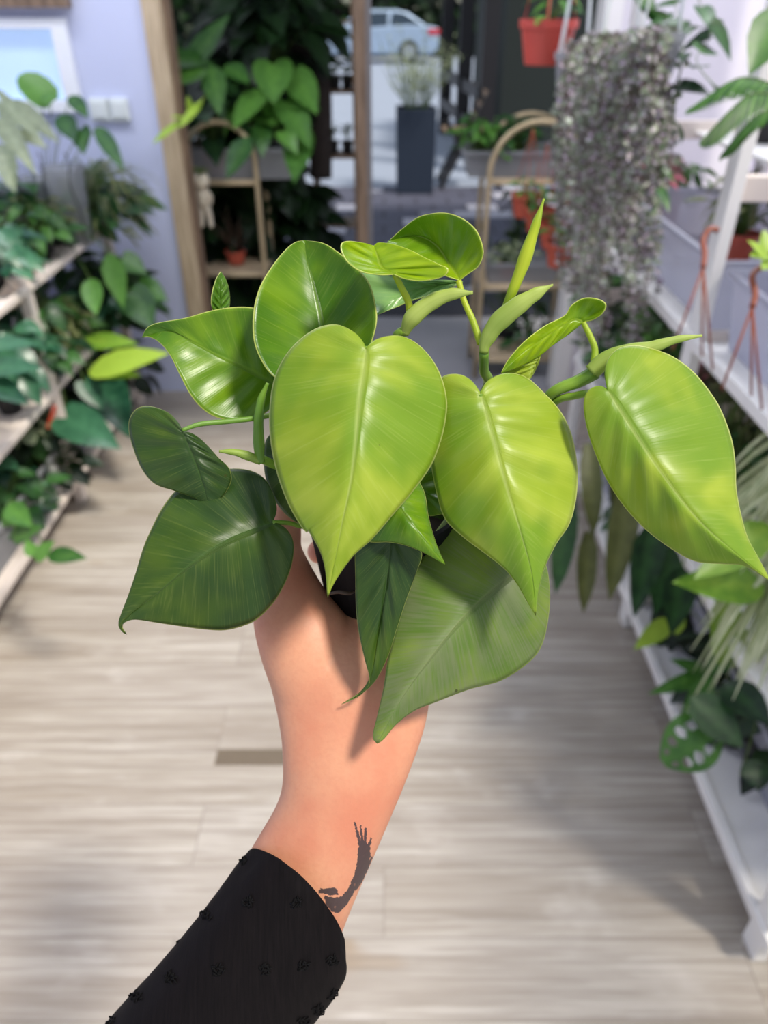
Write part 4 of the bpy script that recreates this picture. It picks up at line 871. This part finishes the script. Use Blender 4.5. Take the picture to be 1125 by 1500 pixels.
def hero_leaf(left, right, mid, depth, side, mat, ripple=.0007, name='leaf', power=2.3, bow=.0, label=None, curl=0):
    """left/right margins run base to tip, mid is the midrib; depth = distance at base, middle, tip; side = how far each margin falls back"""
    NT, NW = 72, 14
    Lc = catmull(left, 200); Rc = catmull(right, 200); Mc = catmull(mid, 200)
    wl = max((at_curve(Lc, t/40)-at_curve(Mc, (t/40)**power)).length for t in range(41)); wr = max((at_curve(Rc, t/40)-at_curve(Mc, (t/40)**power)).length for t in range(41))
    d0, dm, d1 = depth; vs, uvs, fs = [], [], []; rows = {}
    for hs, C_, W_, sd_ in ((0, Lc, wl, side[0]), (1, Rc, wr, side[1])):
        for i in range(NT+1):
            t = i/NT; m = at_curve(Mc, t**power); e = at_curve(C_, t); g = t**power
            dmid = d0*(1-g)**2 + 2*(2*dm-.5*(d0+d1))*g*(1-g) + d1*g*g
            env = (e-m).length/max(W_, 1)
            for k in range(NW+1):
                wv = k/NW
                if k == 0 and hs == 1: rows[(1, i, 0)] = rows[(0, i, 0)]; continue
                bend = (e-m)*wv
                p = m + bend
                dd = dmid + sd_*env*wv**1.7
                dd += ripple*env*math.sin(math.pi*wv)*math.sin(t*2*math.pi*6.5+hs*2.1)
                dd += .0009*env*math.exp(-((wv/.07)**2))
                dd += curl*env*max(0, wv-.8)*.2
                dd += .0012*env*wv*math.sin(t*9+hs*3+d0*90)
                vs.append(P(p.x, p.y, dd)); uvs.append((wv, t*.98+hs*2)); rows[(hs, i, k)] = len(vs)-1
    for hs in (0, 1):
        for i in range(NT):
            for k in range(NW):
                q = [rows[(hs,i,k)], rows[(hs,i+1,k)], rows[(hs,i+1,k+1)], rows[(hs,i,k+1)]]
                fs.append(q if hs == 0 else q[::-1])
    me = bpy.data.meshes.new(name); me.from_pydata([tuple(v-plant_loc) for v in vs], [], fs); me.materials.append(mat)
    ul = me.uv_layers.new(name='UVMap')
    for l in me.loops: ul.data[l.index].uv = uvs[l.vertex_index]
    for p in me.polygons:
        p.use_smooth = True
    bm = bmesh.new(); bm.from_mesh(me); bmesh.ops.remove_doubles(bm, verts=bm.verts, dist=1e-6); bmesh.ops.dissolve_degenerate(bm, dist=1e-7, edges=bm.edges)
    bm.to_mesh(me); bm.free()
    o = bpy.data.objects.new(name, me); COL.objects.link(o); o.parent = hero
    so = o.modifiers.new('thickness', 'SOLIDIFY'); so.thickness = .00045; so.offset = 0
    if label: o['label'] = label
    return o
def hero_tube(name, pts, widths, mat, flat=1.0, seg=12, label=None):
    """pts: (px, py, distance); widths in picture pixels"""
    C_ = catmull([(p[0], p[1], p[2]*3000) for p in pts], 40); Wc = catmull([(w_, 0, 0) for w_ in widths], 40) if len(set(widths)) > 1 else None
    ps = [P(c.x, c.y, c.z/3000) for c in C_]; n = len(widths)
    rs = []
    for i, c in enumerate(C_):
        x = i/39*(n-1); j = min(int(x), n-2); f = x-j; f = f*f*(3-2*f)
        rs.append((widths[j]*(1-f)+widths[j+1]*f)/2/F_PX*c.z/3000)
    mb = MB(); mb.tube(ps, rs, seg, flat=flat, nrm=-FW)
    o = mb.build(name, mat, hero, smooth=True)
    ul = o.data.uv_layers.new(name='UVMap'); nv = len(o.data.vertices)
    for l in o.data.loops:
        ul.data[l.index].uv = (.2+.6*abs((l.vertex_index % seg)/seg-.5), (l.vertex_index % seg)/seg*.6)
    if label: o['label'] = label
    return o
def K1(p): return conv(p, 160, 280, 2.25)
def K2(p): return conv(p, 480, 280, 2.679)
def K3(p): return conv(p, 600, 400, 2.143)
def K4(p): return conv(p, 160, 640, 2.8125)
def K5(p): return conv(p, 340, 740, 2.25)

# large heart in the middle
hero_leaf(K1([(846,520),(835,496),(812,470),(775,448),(738,440),(690,450),(640,480),(590,530),(555,590),(536,655),(528,740),(532,820),(546,900),(570,980),(603,1055),(648,1125)])+K5([(250,82),(290,150),(308,215),(315,305)]),
          K1([(846,520),(868,496),(910,480),(960,478),(1010,500),(1060,550),(1095,615),(1112,690),(1108,755),(1092,825),(1060,905),(1000,990),(940,1060)])+K5([(460,112),(400,165),(355,225),(328,270),(315,305)]),
          K1([(846,520),(836,600),(822,700),(812,820),(795,960),(768,1090)])+K5([(335,200),(315,305)]), (.298,.286,.296), (.016,.018), LM['lime'])
# upright leaf behind it, tip at the top
hero_leaf([(482,580),(440,575),(402,552),(384,530),(372,499),(371,459),(380,422),(397,392),(417,367),(432,355),(446,352)],
          [(482,580),(520,560),(538,520),(551,476),(550,447),(540,413),(517,387),(495,369),(473,356),(446,352)],
          [(482,580),(475,500),(462,430),(450,385),(446,352)], (.335,.345,.345), (-.016,-.014), LM['green'], ripple=.0005)
# left leaf with the hooked tip
hero_leaf(K1([(560,640),(575,560),(560,460),(520,400),(470,383),(400,383),(330,395),(250,418),(165,433),(125,450),(107,483)]),
          K1([(560,640),(545,700),(500,738),(420,755),(360,748),(310,720),(268,672),(235,610),(200,540),(165,498),(130,480),(107,483)]),
          K1([(560,640),(470,590),(380,550),(290,505),(200,462),(107,483)]), (.362,.352,.352), (-.008,-.010), LM['green'], ripple=.0005)
# small left leaf
hero_leaf(K1([(240,790),(225,760),(190,728),(140,710),(97,714),(70,745),(65,790),(84,860),(112,922),(152,965),(212,986),(280,1010),(330,1040)]),
          K1([(240,790),(282,804),(322,838),(360,880),(396,916),(400,960),(370,1010),(330,1040)]),
          K1([(240,790),(270,860),(300,940),(330,1040)]), (.325,.328,.335), (.010,.008), LM['dark'])
# large dark leaf, lower left
hero_leaf(K4([(672,352),(690,300),(680,250),(652,188),(610,150),(550,133),(480,133),(400,145),(330,180),(265,232),(215,300),(175,378),(142,455),(110,560),(80,650),(50,728),(38,770),(50,800),(72,813)]),
          K4([(672,352),(712,366),(745,400),(760,450),(750,530),(720,610),(672,688),(612,748),(560,775),(480,795),(400,793),(300,780),(200,765),(110,752),(68,762),(52,782),(72,813)]),
          K4([(672,352),(600,375),(480,425),(340,520),(200,640),(80,740),(45,775),(72,813)]), (.335,.322,.335), (.012,.014), LM['dark'], ripple=.0009)
# heart right of the middle
hero_leaf(K3([(222,378),(200,345),(168,322),(130,318),(98,332),(70,400),(56,500),(66,590),(85,690),(112,772),(170,830),(240,882),(300,930),(340,980),(368,1030),(396,1076)]),
          K3([(222,378),(242,342),(280,320),(320,315),(370,330),(420,375),(470,430),(502,490),(520,560),(527,640),(520,720),(500,790),(460,850),(425,920),(405,990),(398,1040),(396,1076)]),
          K3([(222,378),(255,500),(300,660),(350,820),(385,950),(396,1076)]), (.312,.303,.310), (.015,.017), LM['lime'], ripple=.0011)
# far right leaf
hero_leaf(K3([(622,370),(603,355),(572,360),(551,385),(547,430),(560,500),(585,570),(620,650),(680,740),(750,812),(830,870),(900,905),(980,912),(1040,915),(1080,932),(1134,968)]),
          K3([(622,370),(613,312),(626,265),(660,235),(710,228),(770,240),(830,265),(890,310),(940,370),(977,430),(1010,520),(1022,600),(1025,680),(1040,760),(1060,830),(1092,890),(1134,968)]),
          K3([(622,370),(690,480),(790,630),(900,770),(1010,870),(1134,968)]), (.305,.297,.300), (.012,.016), LM['lime'])
# dusty leaf, lower right
hero_leaf(K5([(960,210),(940,80),(840,10),(740,15),(690,60),(620,168),(572,290),(542,390),(515,500),(500,600),(480,690),(464,762),(478,786)]),
          K5([(960,210),(1000,150),(1035,200),(1047,300),(1037,400),(1012,478),(960,532),(880,580),(780,607),(680,645),(600,677),(540,722),(500,770),(478,786)]),
          K5([(960,210),(880,260),(760,370),(640,520),(550,650),(478,786)]), (.345,.330,.325), (.012,.012), LM['dull'], ripple=.0009)
# dark leaf under it with the long thin tip
hero_leaf(K5([(530,60),(440,70),(408,140),(407,250),(410,350),(420,430),(438,510),(453,575),(440,608),(400,632),(360,656)]),
          K5([(530,60),(600,100),(625,160),(608,220),(575,310),(545,400),(520,480),(492,545),(462,590),(415,630),(360,656)]),
          K5([(530,60),(510,250),(480,430),(462,560),(430,620),(360,656)]), (.322,.330,.346), (.006,.006), LM['dark'])
# two leaf tips below the large heart
hero_leaf(K5([(500,-90),(430,-80),(400,0),(420,90),(450,120),(520,122),(580,135),(640,160),(702,196)]),
          K5([(500,-90),(580,-110),(630,-50),(645,30),(660,90),(680,148),(702,196)]),
          K5([(500,-90),(560,20),(630,110),(702,196)]), (.316,.310,.312), (.008,.010), LM['green'])
hero_leaf(K3([(-20,640),(-10,700),(20,740),(60,762),(110,755),(180,760),(246,766)]),
          K3([(-20,640),(0,600),(40,590),(75,612),(110,670),(160,725),(246,766)]),
          K3([(-20,640),(60,700),(150,745),(246,766)]), (.335,.33,.325), (.004,.006), LM['green'])
# leaf behind the large heart on the left
hero_leaf(K1([(640,790),(560,790),(520,815),(510,870),(515,940),(540,1010),(590,1072),(650,1106),(700,1120)]),
          K1([(640,790),(720,830),(740,920),(730,1040),(700,1120)]),
          K1([(640,790),(650,930),(700,1120)]), (.345,.340,.345), (.008,.008), LM['dark'])
# dark leaf in the depth between the lower tips
hero_leaf([(640,690),(600,700),(590,760),(610,800),(640,820)], [(640,690),(670,700),(690,750),(670,790),(640,820)], [(640,690),(640,760),(640,820)], (.375,.37,.365), (.004,.004), LM['dark'])
# round young leaf at the top
hero_leaf(K2([(518,350),(470,335),(400,310),(330,280),(270,250),(232,215),(240,195)]),
          K2([(518,350),(550,325),(590,295),(610,250),(605,205),(580,150),(530,108),(470,87),(410,88),(350,105),(290,150),(240,195)]),
          K2([(518,350),(478,290),(430,215),(350,175),(240,195)]), (.325,.338,.345), (-.004,-.012), LM['bright'], ripple=.0006)
# curled young leaf in front of it
hero_leaf(K2([(262,327),(200,328),(130,315),(80,280),(55,240),(53,208),(75,196),(110,198),(150,205),(182,214)]),
          K2([(262,327),(300,343),(360,352),(420,345),(462,330),(473,303),(440,288),(385,262),(325,232),(255,208),(200,202),(182,214)]),
          K2([(262,327),(212,302),(195,260),(182,214)]), (.312,.318,.322), (-.014,-.006), LM['bright'], ripple=.0007, power=1.6)
# leaf seen from below under them
hero_leaf(K2([(530,356),(470,350),(400,350),(290,352),(200,325),(132,320),(140,370),(165,430),(192,487)]),
          K2([(530,356),(470,385),(400,408),(330,430),(270,455),(192,487)]),
          K2([(530,356),(420,372),(330,390),(250,430),(192,487)]), (.335,.342,.335), (.014,-.004), LM['pale'], label='glossy bluish underside of a young leaf')
# tilted leaf on the right with its folded end
hero_leaf(K2([(1003,512),(1040,505),(1078,480),(1092,445),(1060,423),(1005,420),(955,450),(930,488),(850,530),(770,592),(710,660),(680,714)]),
          K2([(1003,512),(960,550),(880,607),(830,647),(750,690),(680,714)]),
          K2([(1003,512),(960,505),(870,560),(770,630),(680,714)]), (.330,.328,.325), (-.008,.004), LM['bright'], ripple=.0005)
hero_leaf(K2([(835,645),(780,668),(730,690),(690,712),(730,725),(790,742)]), K2([(835,645),(825,680),(808,715),(790,742)]), K2([(835,645),(810,690),(790,742)]), (.334,.334,.334), (.003,.003), LM['lime'])
# little upright leaf top left
hero_leaf(K1([(366,410),(345,400),(336,370),(340,330),(352,290),(367,265)]), K1([(366,410),(390,400),(397,365),(394,325),(383,290),(367,265)]), K1([(366,410),(366,340),(367,265)]), (.36,.36,.36), (-.004,.004), LM['green'])
# stems, petioles, sheaths and the rolled new leaf
D0 = .385
hero_tube('stem', [(*K2([(613,630)])[0],.325), (*K2([(612,700)])[0],.335), (*K2([(610,800)])[0],.35), (600,700,.375), (575,745,.39)], [15,15,16,16,16], GSTEM)
hero_tube('petiole', [(*K2([(600,600)])[0],.325), (*K2([(570,510)])[0],.325), (*K2([(535,430)])[0],.325), (*K2([(514,352)])[0],.325)], [11,10,9,9], SPEAR)
hero_tube('sheath', [(*K2([(612,634)])[0],.324), (*K2([(622,590)])[0],.322), (*K2([(665,520)])[0],.318), (*K2([(740,455)])[0],.314), (*K2([(820,402)])[0],.312), (*K2([(884,367)])[0],.311)], [14,24,30,28,20,3], SHEATH, flat=.55)
hero_tube('rolled_leaf', [(*K2([(690,470)])[0],.322), (*K2([(722,400)])[0],.318), (*K2([(765,290)])[0],.314), (*K2([(808,160)])[0],.310), (*K2([(849,30)])[0],.307)], [10,16,20,14,3], SPEAR)
hero_tube('petiole', [(*K2([(262,325)])[0],.314), (*K2([(290,380)])[0],.318), (*K2([(318,440)])[0],.322), (*K2([(322,500)])[0],.325)], [9,10,11,12], SPEAR)
hero_tube('sheath', [(*K2([(300,560)])[0],.326), (*K2([(330,500)])[0],.322), (*K2([(400,440)])[0],.320), (*K2([(480,406)])[0],.318), (*K2([(570,398)])[0],.316)], [14,26,24,18,5], SHEATH, flat=.6)
hero_tube('stem', [(*K2([(310,548)])[0],.326), (*K2([(270,575)])[0],.33), (570,560,.35), (560,640,.37), (560,740,.39)], [15,15,14,14,14], GSTEM)
hero_tube('petiole', [(*K2([(1003,515)])[0],.330), (*K2([(1030,570)])[0],.330), (*K2([(1048,620)])[0],.330), (*K2([(1045,680)])[0],.330)], [8,9,10,12], SPEAR)
hero_tube('stem', [(*K3([(585,310)])[0],.325), (*K3([(530,340)])[0],.33), (*K3([(440,383)])[0],.335), (760,640,.36), (640,720,.385)], [21,16,16,16,16], GSTEM)
hero_tube('sheath', [(*K3([(570,312)])[0],.325), (*K3([(610,278)])[0],.323), (*K3([(680,248)])[0],.320), (*K3([(760,232)])[0],.318), (*K3([(840,208)])[0],.316), (*K3([(918,196)])[0],.315)], [24,27,22,17,11,4], SHEATH, flat=.7)
hero_tube('petiole', [(*K3([(622,372)])[0],.310), (*K3([(580,375)])[0],.322), (*K3([(520,385)])[0],.330), (*K3([(450,410)])[0],.337), (760,650,.36)], [10,11,11,11,11], GSTEM)
hero_tube('sheath', [(*K1([(500,895)])[0],.338), (*K1([(494,850)])[0],.336), (*K1([(492,760)])[0],.334), (*K1([(500,690)])[0],.332), (*K1([(522,632)])[0],.330)], [12,17,15,12,5], GSTEM)
hero_tube('petiole', [(*K1([(240,788)])[0],.325), (*K1([(300,768)])[0],.328), (*K1([(380,760)])[0],.332), (*K1([(470,750)])[0],.336), (*K1([(550,735)])[0],.345)], [6,8,8,8,8], GSTEM)
hero_tube('petiole', [(*K1([(500,890)])[0],.338), (*K1([(455,872)])[0],.336), (*K1([(410,860)])[0],.334), (*K1([(362,857)])[0],.332)], [12,14,10,4], SHEATH)
hero_tube('stem', [(*K1([(498,880)])[0],.338), (*K1([(540,900)])[0],.345), (450,700,.36), (500,745,.385)], [13,13,14,14], GSTEM)
hero_tube('petiole', [(*K4([(672,352)])[0],.335), (*K4([(740,355)])[0],.343), (*K4([(810,370)])[0],.352), (500,768,.375)], [7,7,8,8], GSTEM)
hero_tube('stem', [(482,580,.335), (500,650,.35), (530,740,.38)], [10,12,14], GSTEM)
hero_tube('petiole', [(536,511,.298), (545,560,.33), (550,740,.38)], [9,10,12], GSTEM)
hero_tube('petiole', [(*K3([(222,378)])[0],.312), (690,640,.34), (610,740,.385)], [9,10,12], GSTEM)
hero_tube('petiole', [(768,835,.346), (730,800,.37), (630,760,.385)], [8,9,10], GSTEM)
hero_tube('petiole', [(576,766,.366), (572,756,.378), (566,748,.388)], [7,8,9], GSTEM)
hero_tube('dry_root', [(*K5([(322,292)])[0],.352), (*K5([(350,286)])[0],.35), (*K5([(385,290)])[0],.35), (*K5([(410,280)])[0],.36)], [4,6,5,3], BROWN, label='thin brown dry root')
# the pot
pc = plant_loc
pot = MB().lathe(pc, [(.0285,0),(.030,.001),(.0375,.058),(.0395,.059),(.0400,.067),(.0385,.068),(.0370,.060),(.0285,.004)], 48, top=True)
pot_o = pot.build('pot', plain('matt_black_pot_plastic', srgb(9,9,10), .6, spec=.2), hero, smooth=False)
MB().lathe(pc+Vector((0,0,.052)), [(.0355,0),(.034,.004),(.02,.007),(.004,.008)], 32, top=True, bottom=True).build('soil', SOIL, hero, smooth=True)

# ================================================================== the hand, forearm and sleeve
def skin_mat():
    m, nt, bs, out = newmat('skin'); L = nt.links
    tc = N(nt, 'ShaderNodeTexCoord'); n1 = N(nt, 'ShaderNodeTexNoise'); n1.inputs['Scale'].default_value = 22; n1.inputs['Detail'].default_value = 3; L.new(tc.outputs['Object'], n1.inputs['Vector'])
    n2 = N(nt, 'ShaderNodeTexNoise'); n2.inputs['Scale'].default_value = 420; n2.inputs['Detail'].default_value = 4; L.new(tc.outputs['Object'], n2.inputs['Vector'])
    c = mixrgb(nt, ramp01(nt, n1.outputs['Fac'], .35, .7), srgb(216,154,120), srgb(206,130,100))
    c = mixrgb(nt, math_n(nt, 'MULTIPLY', ramp01(nt, n2.outputs['Fac'], .4, .7), .18), c, srgb(196,124,96))
    at = N(nt, 'ShaderNodeAttribute', attribute_name='tattoo')
    c = mixrgb(nt, math_n(nt, 'MULTIPLY', ramp01(nt, at.outputs['Fac'], .2, .6), .93), c, srgb(46,44,50))
    L.new(c, bs.inputs['Base Color']); bs.inputs['Roughness'].default_value = .5
    bs.inputs['Subsurface Weight'].default_value = .18; bs.inputs['Subsurface Radius'].default_value = (.012,.005,.003); bs.inputs['Subsurface Scale'].default_value = .5
    bp = N(nt, 'ShaderNodeBump'); bp.inputs['Strength'].default_value = .22; bp.inputs['Distance'].default_value = .0006; L.new(n2.outputs['Fac'], bp.inputs['Height']); L.new(bp.outputs[0], bs.inputs['Normal'])
    return m
SKIN = skin_mat()
NAIL = plain('fingernail', srgb(226,176,160), .25)
body = MB()
def loft(mb, rings, seg=32, ks=8):
    """rings: left pixel, right pixel, centre distance, half thickness (m)"""
    n = len(rings); A = []
    flat = [tuple(r[0])+tuple(r[1])+(r[2]*1000, r[3]*1000) for r in rings]
    for i in range(n-1):
        for k in range(ks):
            t = k/ks; p = []
            for j in range(6):
                p0 = flat[max(i-1,0)][j]; p1 = flat[i][j]; p2 = flat[i+1][j]; p3 = flat[min(i+2,n-1)][j]
                p.append(.5*((2*p1)+(p2-p0)*t+(2*p0-5*p1+4*p2-p3)*t*t+(3*p1-p0-3*p2+p3)*t**3))
            A.append(p)
    A.append(list(flat[-1])); rg = []
    for p in A:
        d = p[4]/1000; l = P(p[0], p[1], d); r = P(p[2], p[3], d); c = (l+r)/2; h = (r-l)/2; v = -FW*(p[5]/1000)
        rg.append([mb.av(c + h*math.cos(2*math.pi*k/seg) + v*math.sin(2*math.pi*k/seg)) for k in range(seg)])
    for i in range(len(rg)-1):
        for k in range(seg):
            k2 = (k+1) % seg; mb.af([rg[i][k], rg[i][k2], rg[i+1][k2], rg[i+1][k]])
    mb.af(rg[0][::-1]); mb.af(rg[-1])
def caps(mb, pts):
    """smooth finger chain: (px, py, distance, radius mm)"""
    C_ = catmull([(p[0], p[1], p[2]*3000) for p in pts], 30); ps = [P(c.x, c.y, c.z/3000) for c in C_]; n = len(pts); rs = []
    for i in range(30):
        x = i/29*(n-1); j = min(int(x), n-2); f = x-j; rs.append((pts[j][3]*(1-f)+pts[j+1][3]*f)/1000)
    e = (ps[-1]-ps[-2]).normalized(); r = rs[-1]
    for a in (.35, .65, .88, .99): ps.append(C_ and P(C_[-1].x, C_[-1].y, C_[-1].z/3000)+e*(r*a)); rs.append(r*math.sqrt(max(0.001, 1-a*a)))
    mb.tube(ps, rs, 18, nrm=-FW)
loft(body, [((200,1470),(405,1560),.380,.028), ((235,1425),(445,1515),.378,.028), ((330,1300),(488,1400),.374,.025), ((378,1226),(520,1318),.370,.0225), ((410,1165),(566,1212),.368,.021), ((414,1105),(600,1130),.368,.021),
            ((406,1045),(624,1058),.372,.022), ((390,980),(634,985),.378,.024), ((378,930),(636,925),.386,.023), ((392,900),(632,890),.394,.017)])
# ball of the thumb and the thumb
loft(body, [((430,1100),(520,1090),.372,.010), ((410,1040),(520,1030),.372,.0155), ((383,965),(520,965),.373,.0185), ((371,905),(508,905),.376,.018), ((382,868),(478,866),.380,.0150), ((392,835),(455,828),.383,.0115), ((394,800),(440,798),.386,.0095)])
caps(body, [(414,845,.383,10.5), (416,800,.386,9.2), (418,772,.389,8.8), (420,750,.391,8.0)])
# four fingers wrapped round the far side of the pot
caps(body, [(560,960,.392,11), (640,890,.405,10), (690,830,.425,9.5), (676,775,.450,9), (600,742,.462,8.5), (520,735,.452,8), (462,742,.436,7.4)])
caps(body, [(560,970,.392,11), (630,910,.408,10), (680,860,.432,9.5), (655,815,.455,9), (590,795,.465,8.6), (520,796,.455,8.2), (468,808,.430,7.4)])
caps(body, [(540,970,.394,10), (600,930,.412,9.5), (650,893,.438,9), (625,860,.458,8.5), (565,845,.464,8), (520,848,.456,7.4)])
caps(body, [(510,960,.394,9), (560,935,.412,8.5), (615,915,.436,8), (590,893,.452,7.4), (545,882,.455,6.8)])
me = bpy.data.meshes.new('person'); arm_loc = P(500, 1150, .37)
me.from_pydata([tuple(v-arm_loc) for v in body.v], [], body.f)
person = bpy.data.objects.new('person', me); COL.objects.link(person); person.location = arm_loc
rm = person.modifiers.new('skin', 'REMESH'); rm.mode = 'VOXEL'; rm.voxel_size = .0012; rm.use_smooth_shade = True
sm = person.modifiers.new('soften', 'SMOOTH'); sm.factor = .6; sm.iterations = 10
bpy.context.view_layer.update(); dg = bpy.context.evaluated_depsgraph_get()
me2 = bpy.data.meshes.new_from_object(person.evaluated_get(dg)); person.modifiers.clear(); person.data = me2
# the tattoo: ink mask on the skin, refined where the ink lies
TAT = [conv(p, 140, 1150, 2.163) for p in (
  [(832,200),(828,250),(818,290),(798,332),(778,354),(752,356),(722,350),(730,378),(748,400),(760,404),(772,404),(796,380),(822,335),(845,300),(858,262),(872,225),(868,190),(852,176),(842,180)],
  [(819,118),(824,118),(836,160),(846,200),(836,202),(826,158)], [(837,128),(842,128),(850,190),(842,192)], [(852,134),(859,136),(858,190),(848,192)], [(870,166),(876,168),(868,210),(858,205)],
  [(874,226),(878,230),(860,275),(848,290),(846,280)], [(702,322),(722,330),(742,326),(764,326),(770,346),(748,350),(728,344),(704,340)], [(862,250),(868,252),(846,305),(826,335),(822,328)])]
def inside(poly, x, y):
    r = False; n = len(poly)
    for i in range(n):
        x1, y1 = poly[i]; x2, y2 = poly[i-1]
        if (y1 > y) != (y2 > y) and x < (x2-x1)*(y-y1)/(y2-y1)+x1: r = not r
    return r
def pix(pw):
    v = pw-CAM; d = v.dot(FW); return 562.5+v.x/d*F_PX, 750-v.dot(UP)/d*F_PX, d
bm = bmesh.new(); bm.from_mesh(me2)
for it in range(2):
    es = [e for e in bm.edges if all(470 < q[0] < 560 and 1195 < q[1] < 1350 and q[2] < .372 for q in (pix(v.co+arm_loc) for v in e.verts))]
    bmesh.ops.subdivide_edges(bm, edges=es, cuts=1, use_grid_fill=True)
bm.to_mesh(me2); bm.free()
at = me2.attributes.new('tattoo', 'FLOAT', 'POINT'); vals = []
for v in me2.vertices:
    x, y, d = pix(v.co+arm_loc); k = 0.0
    if 468 < x < 562 and 1190 < y < 1352 and d < .372:
        x += noise.noise(Vector((x*.3, y*.3, 0)))*1.6; y += noise.noise(Vector((x*.3, y*.3, 5)))*1.6
        if any(inside(p, x, y) for p in TAT): k = .85 + .5*noise.noise(Vector((x*.28, y*.12, 9)))
    vals.append(k)
at.data.foreach_set('value', vals)
me2.materials.clear(); me2.materials.append(SKIN)
for p in me2.polygons: p.use_smooth = True
me2.name = 'person'
tag(person, 'bare forearm with a dark feather tattoo and black sleeve, hand holding up the potted plant', 'person')
# sleeve
def sleeve_mat():
    m, nt, bs, out = newmat('sheer_black_fabric'); L = nt.links
    tc = N(nt, 'ShaderNodeTexCoord'); mp = N(nt, 'ShaderNodeMapping'); mp.inputs['Rotation'].default_value = (0,0,.7); mp.inputs['Scale'].default_value = (900, 60, 60); L.new(tc.outputs['Object'], mp.inputs[0])
    n1 = N(nt, 'ShaderNodeTexNoise'); n1.inputs['Scale'].default_value = 1; n1.inputs['Detail'].default_value = 3; L.new(mp.outputs[0], n1.inputs['Vector'])
    L.new(mixrgb(nt, n1.outputs['Fac'], srgb(8,7,8), srgb(26,21,22)), bs.inputs['Base Color']); bs.inputs['Roughness'].default_value = .75; bs.inputs['Specular IOR Level'].default_value = .1
    bp = N(nt, 'ShaderNodeBump'); bp.inputs['Strength'].default_value = .35; bp.inputs['Distance'].default_value = .0005; L.new(n1.outputs['Fac'], bp.inputs['Height']); L.new(bp.outputs[0], bs.inputs['Normal'])
    return m
SLV = sleeve_mat()
sv = MB(); SR = [((364,1246),(502,1392),.372,.036,30), ((340,1276),(503,1408),.372,.037,30), ((312,1315),(506,1430),.373,.038,26), ((268,1370),(492,1462),.375,.040,18), ((218,1428),(462,1498),.378,.042,8), ((155,1500),(420,1560),.382,.044,0), ((60,1610),(340,1700),.388,.046,0), ((-90,1790),(210,1900),.395,.049,0)]
flat = [tuple(r[0])+tuple(r[1])+(r[2]*1000, r[3]*1000, r[4]) for r in SR]; rings = []; KS, SEG = 10, 72
for i in range(len(flat)-1):
    for k in range(KS):
        t_ = k/KS; p = []
        for j in range(7):
            p0 = flat[max(i-1,0)][j]; p1 = flat[i][j]; p2 = flat[i+1][j]; p3 = flat[min(i+2,len(flat)-1)][j]
            p.append(.5*((2*p1)+(p2-p0)*t_+(2*p0-5*p1+4*p2-p3)*t_*t_+(3*p1-p0-3*p2+p3)*t_**3))
        rings.append(p)
dots = []; RG = []
for ri, p in enumerate(rings):
    cx, cy = (p[0]+p[2])/2, (p[1]+p[3])/2; hx, hy = (p[2]-p[0])/2, (p[3]-p[1])/2; ln = math.hypot(hx, hy); ux, uy = hy/ln, -hx/ln
    R_ = []
    for k in range(SEG):
        a = 2*math.pi*k/SEG; s_ = math.sin(a); co = math.cos(a)
        wr = noise.noise(Vector((co*2.2, s_*2.2, ri*.05)))*2.5 + noise.noise(Vector((co*5, s_*5, ri*.12)))*1.5
        f = 1+wr/ln
        R_.append(P(cx+hx*co*f+ux*p[6]*max(s_,-.4), cy+hy*co*f+uy*p[6]*max(s_,-.4), p[4]/1000 - s_*p[5]/1000*f))
    RG.append(R_)
idx = [[sv.av(q) for q in R_] for R_ in RG]
for i in range(len(idx)-1):
    for k in range(SEG):
        k2 = (k+1) % SEG; sv.af([idx[i][k], idx[i][k2], idx[i+1][k2], idx[i+1][k]])
so = sv.build('sleeve', SLV, person, smooth=True); so['label'] = 'black sheer sleeve with small raised fabric dots'
md = so.modifiers.new('thick', 'SOLIDIFY'); md.thickness = .0009; md.offset = -1
bvh = BVHTree.FromPolygons([tuple(v) for v in sv.v], sv.f)
for qx, qy in conv([(463,235),(485,370),(638,370),(352,412),(250,487),(390,584),(540,580),(660,570),(748,555),(240,610),(128,670),(42,742),(757,665),(705,712),(660,750)], 140, 1150, 2.163):
    tf = MB(); ang = random.random()*3
    for k in range(16):
        a = ang + k/16*6.28; rr = 8.5*(.55+.45*math.sin(a*3+ang)) if k % 2 else 8.5
        rr = random.uniform(2.5, 9)
        r_ = ray(qx+math.cos(a)*rr, qy+math.sin(a)*rr*.9); hit = bvh.ray_cast(CAM, r_)
        if hit[0] is None: continue
        c = hit[0]; n_ = hit[1]; n_ = n_ if n_.dot(r_) < 0 else -n_
        u_ = n_.orthogonal().normalized(); v_ = n_.cross(u_); b_ = random.random()*6.28; dd = (u_*math.cos(b_)+v_*math.sin(b_))*.0013
        tf.tube([c-dd, c+n_*.0007, c+dd], [.0003,.0005,.0003], 6)
    if tf.v: tf.build('fabric_dot', plain('black_thread', srgb(10,9,10), .8, spec=.15) if 'black_thread' not in bpy.data.materials else bpy.data.materials['black_thread'], so, smooth=True)
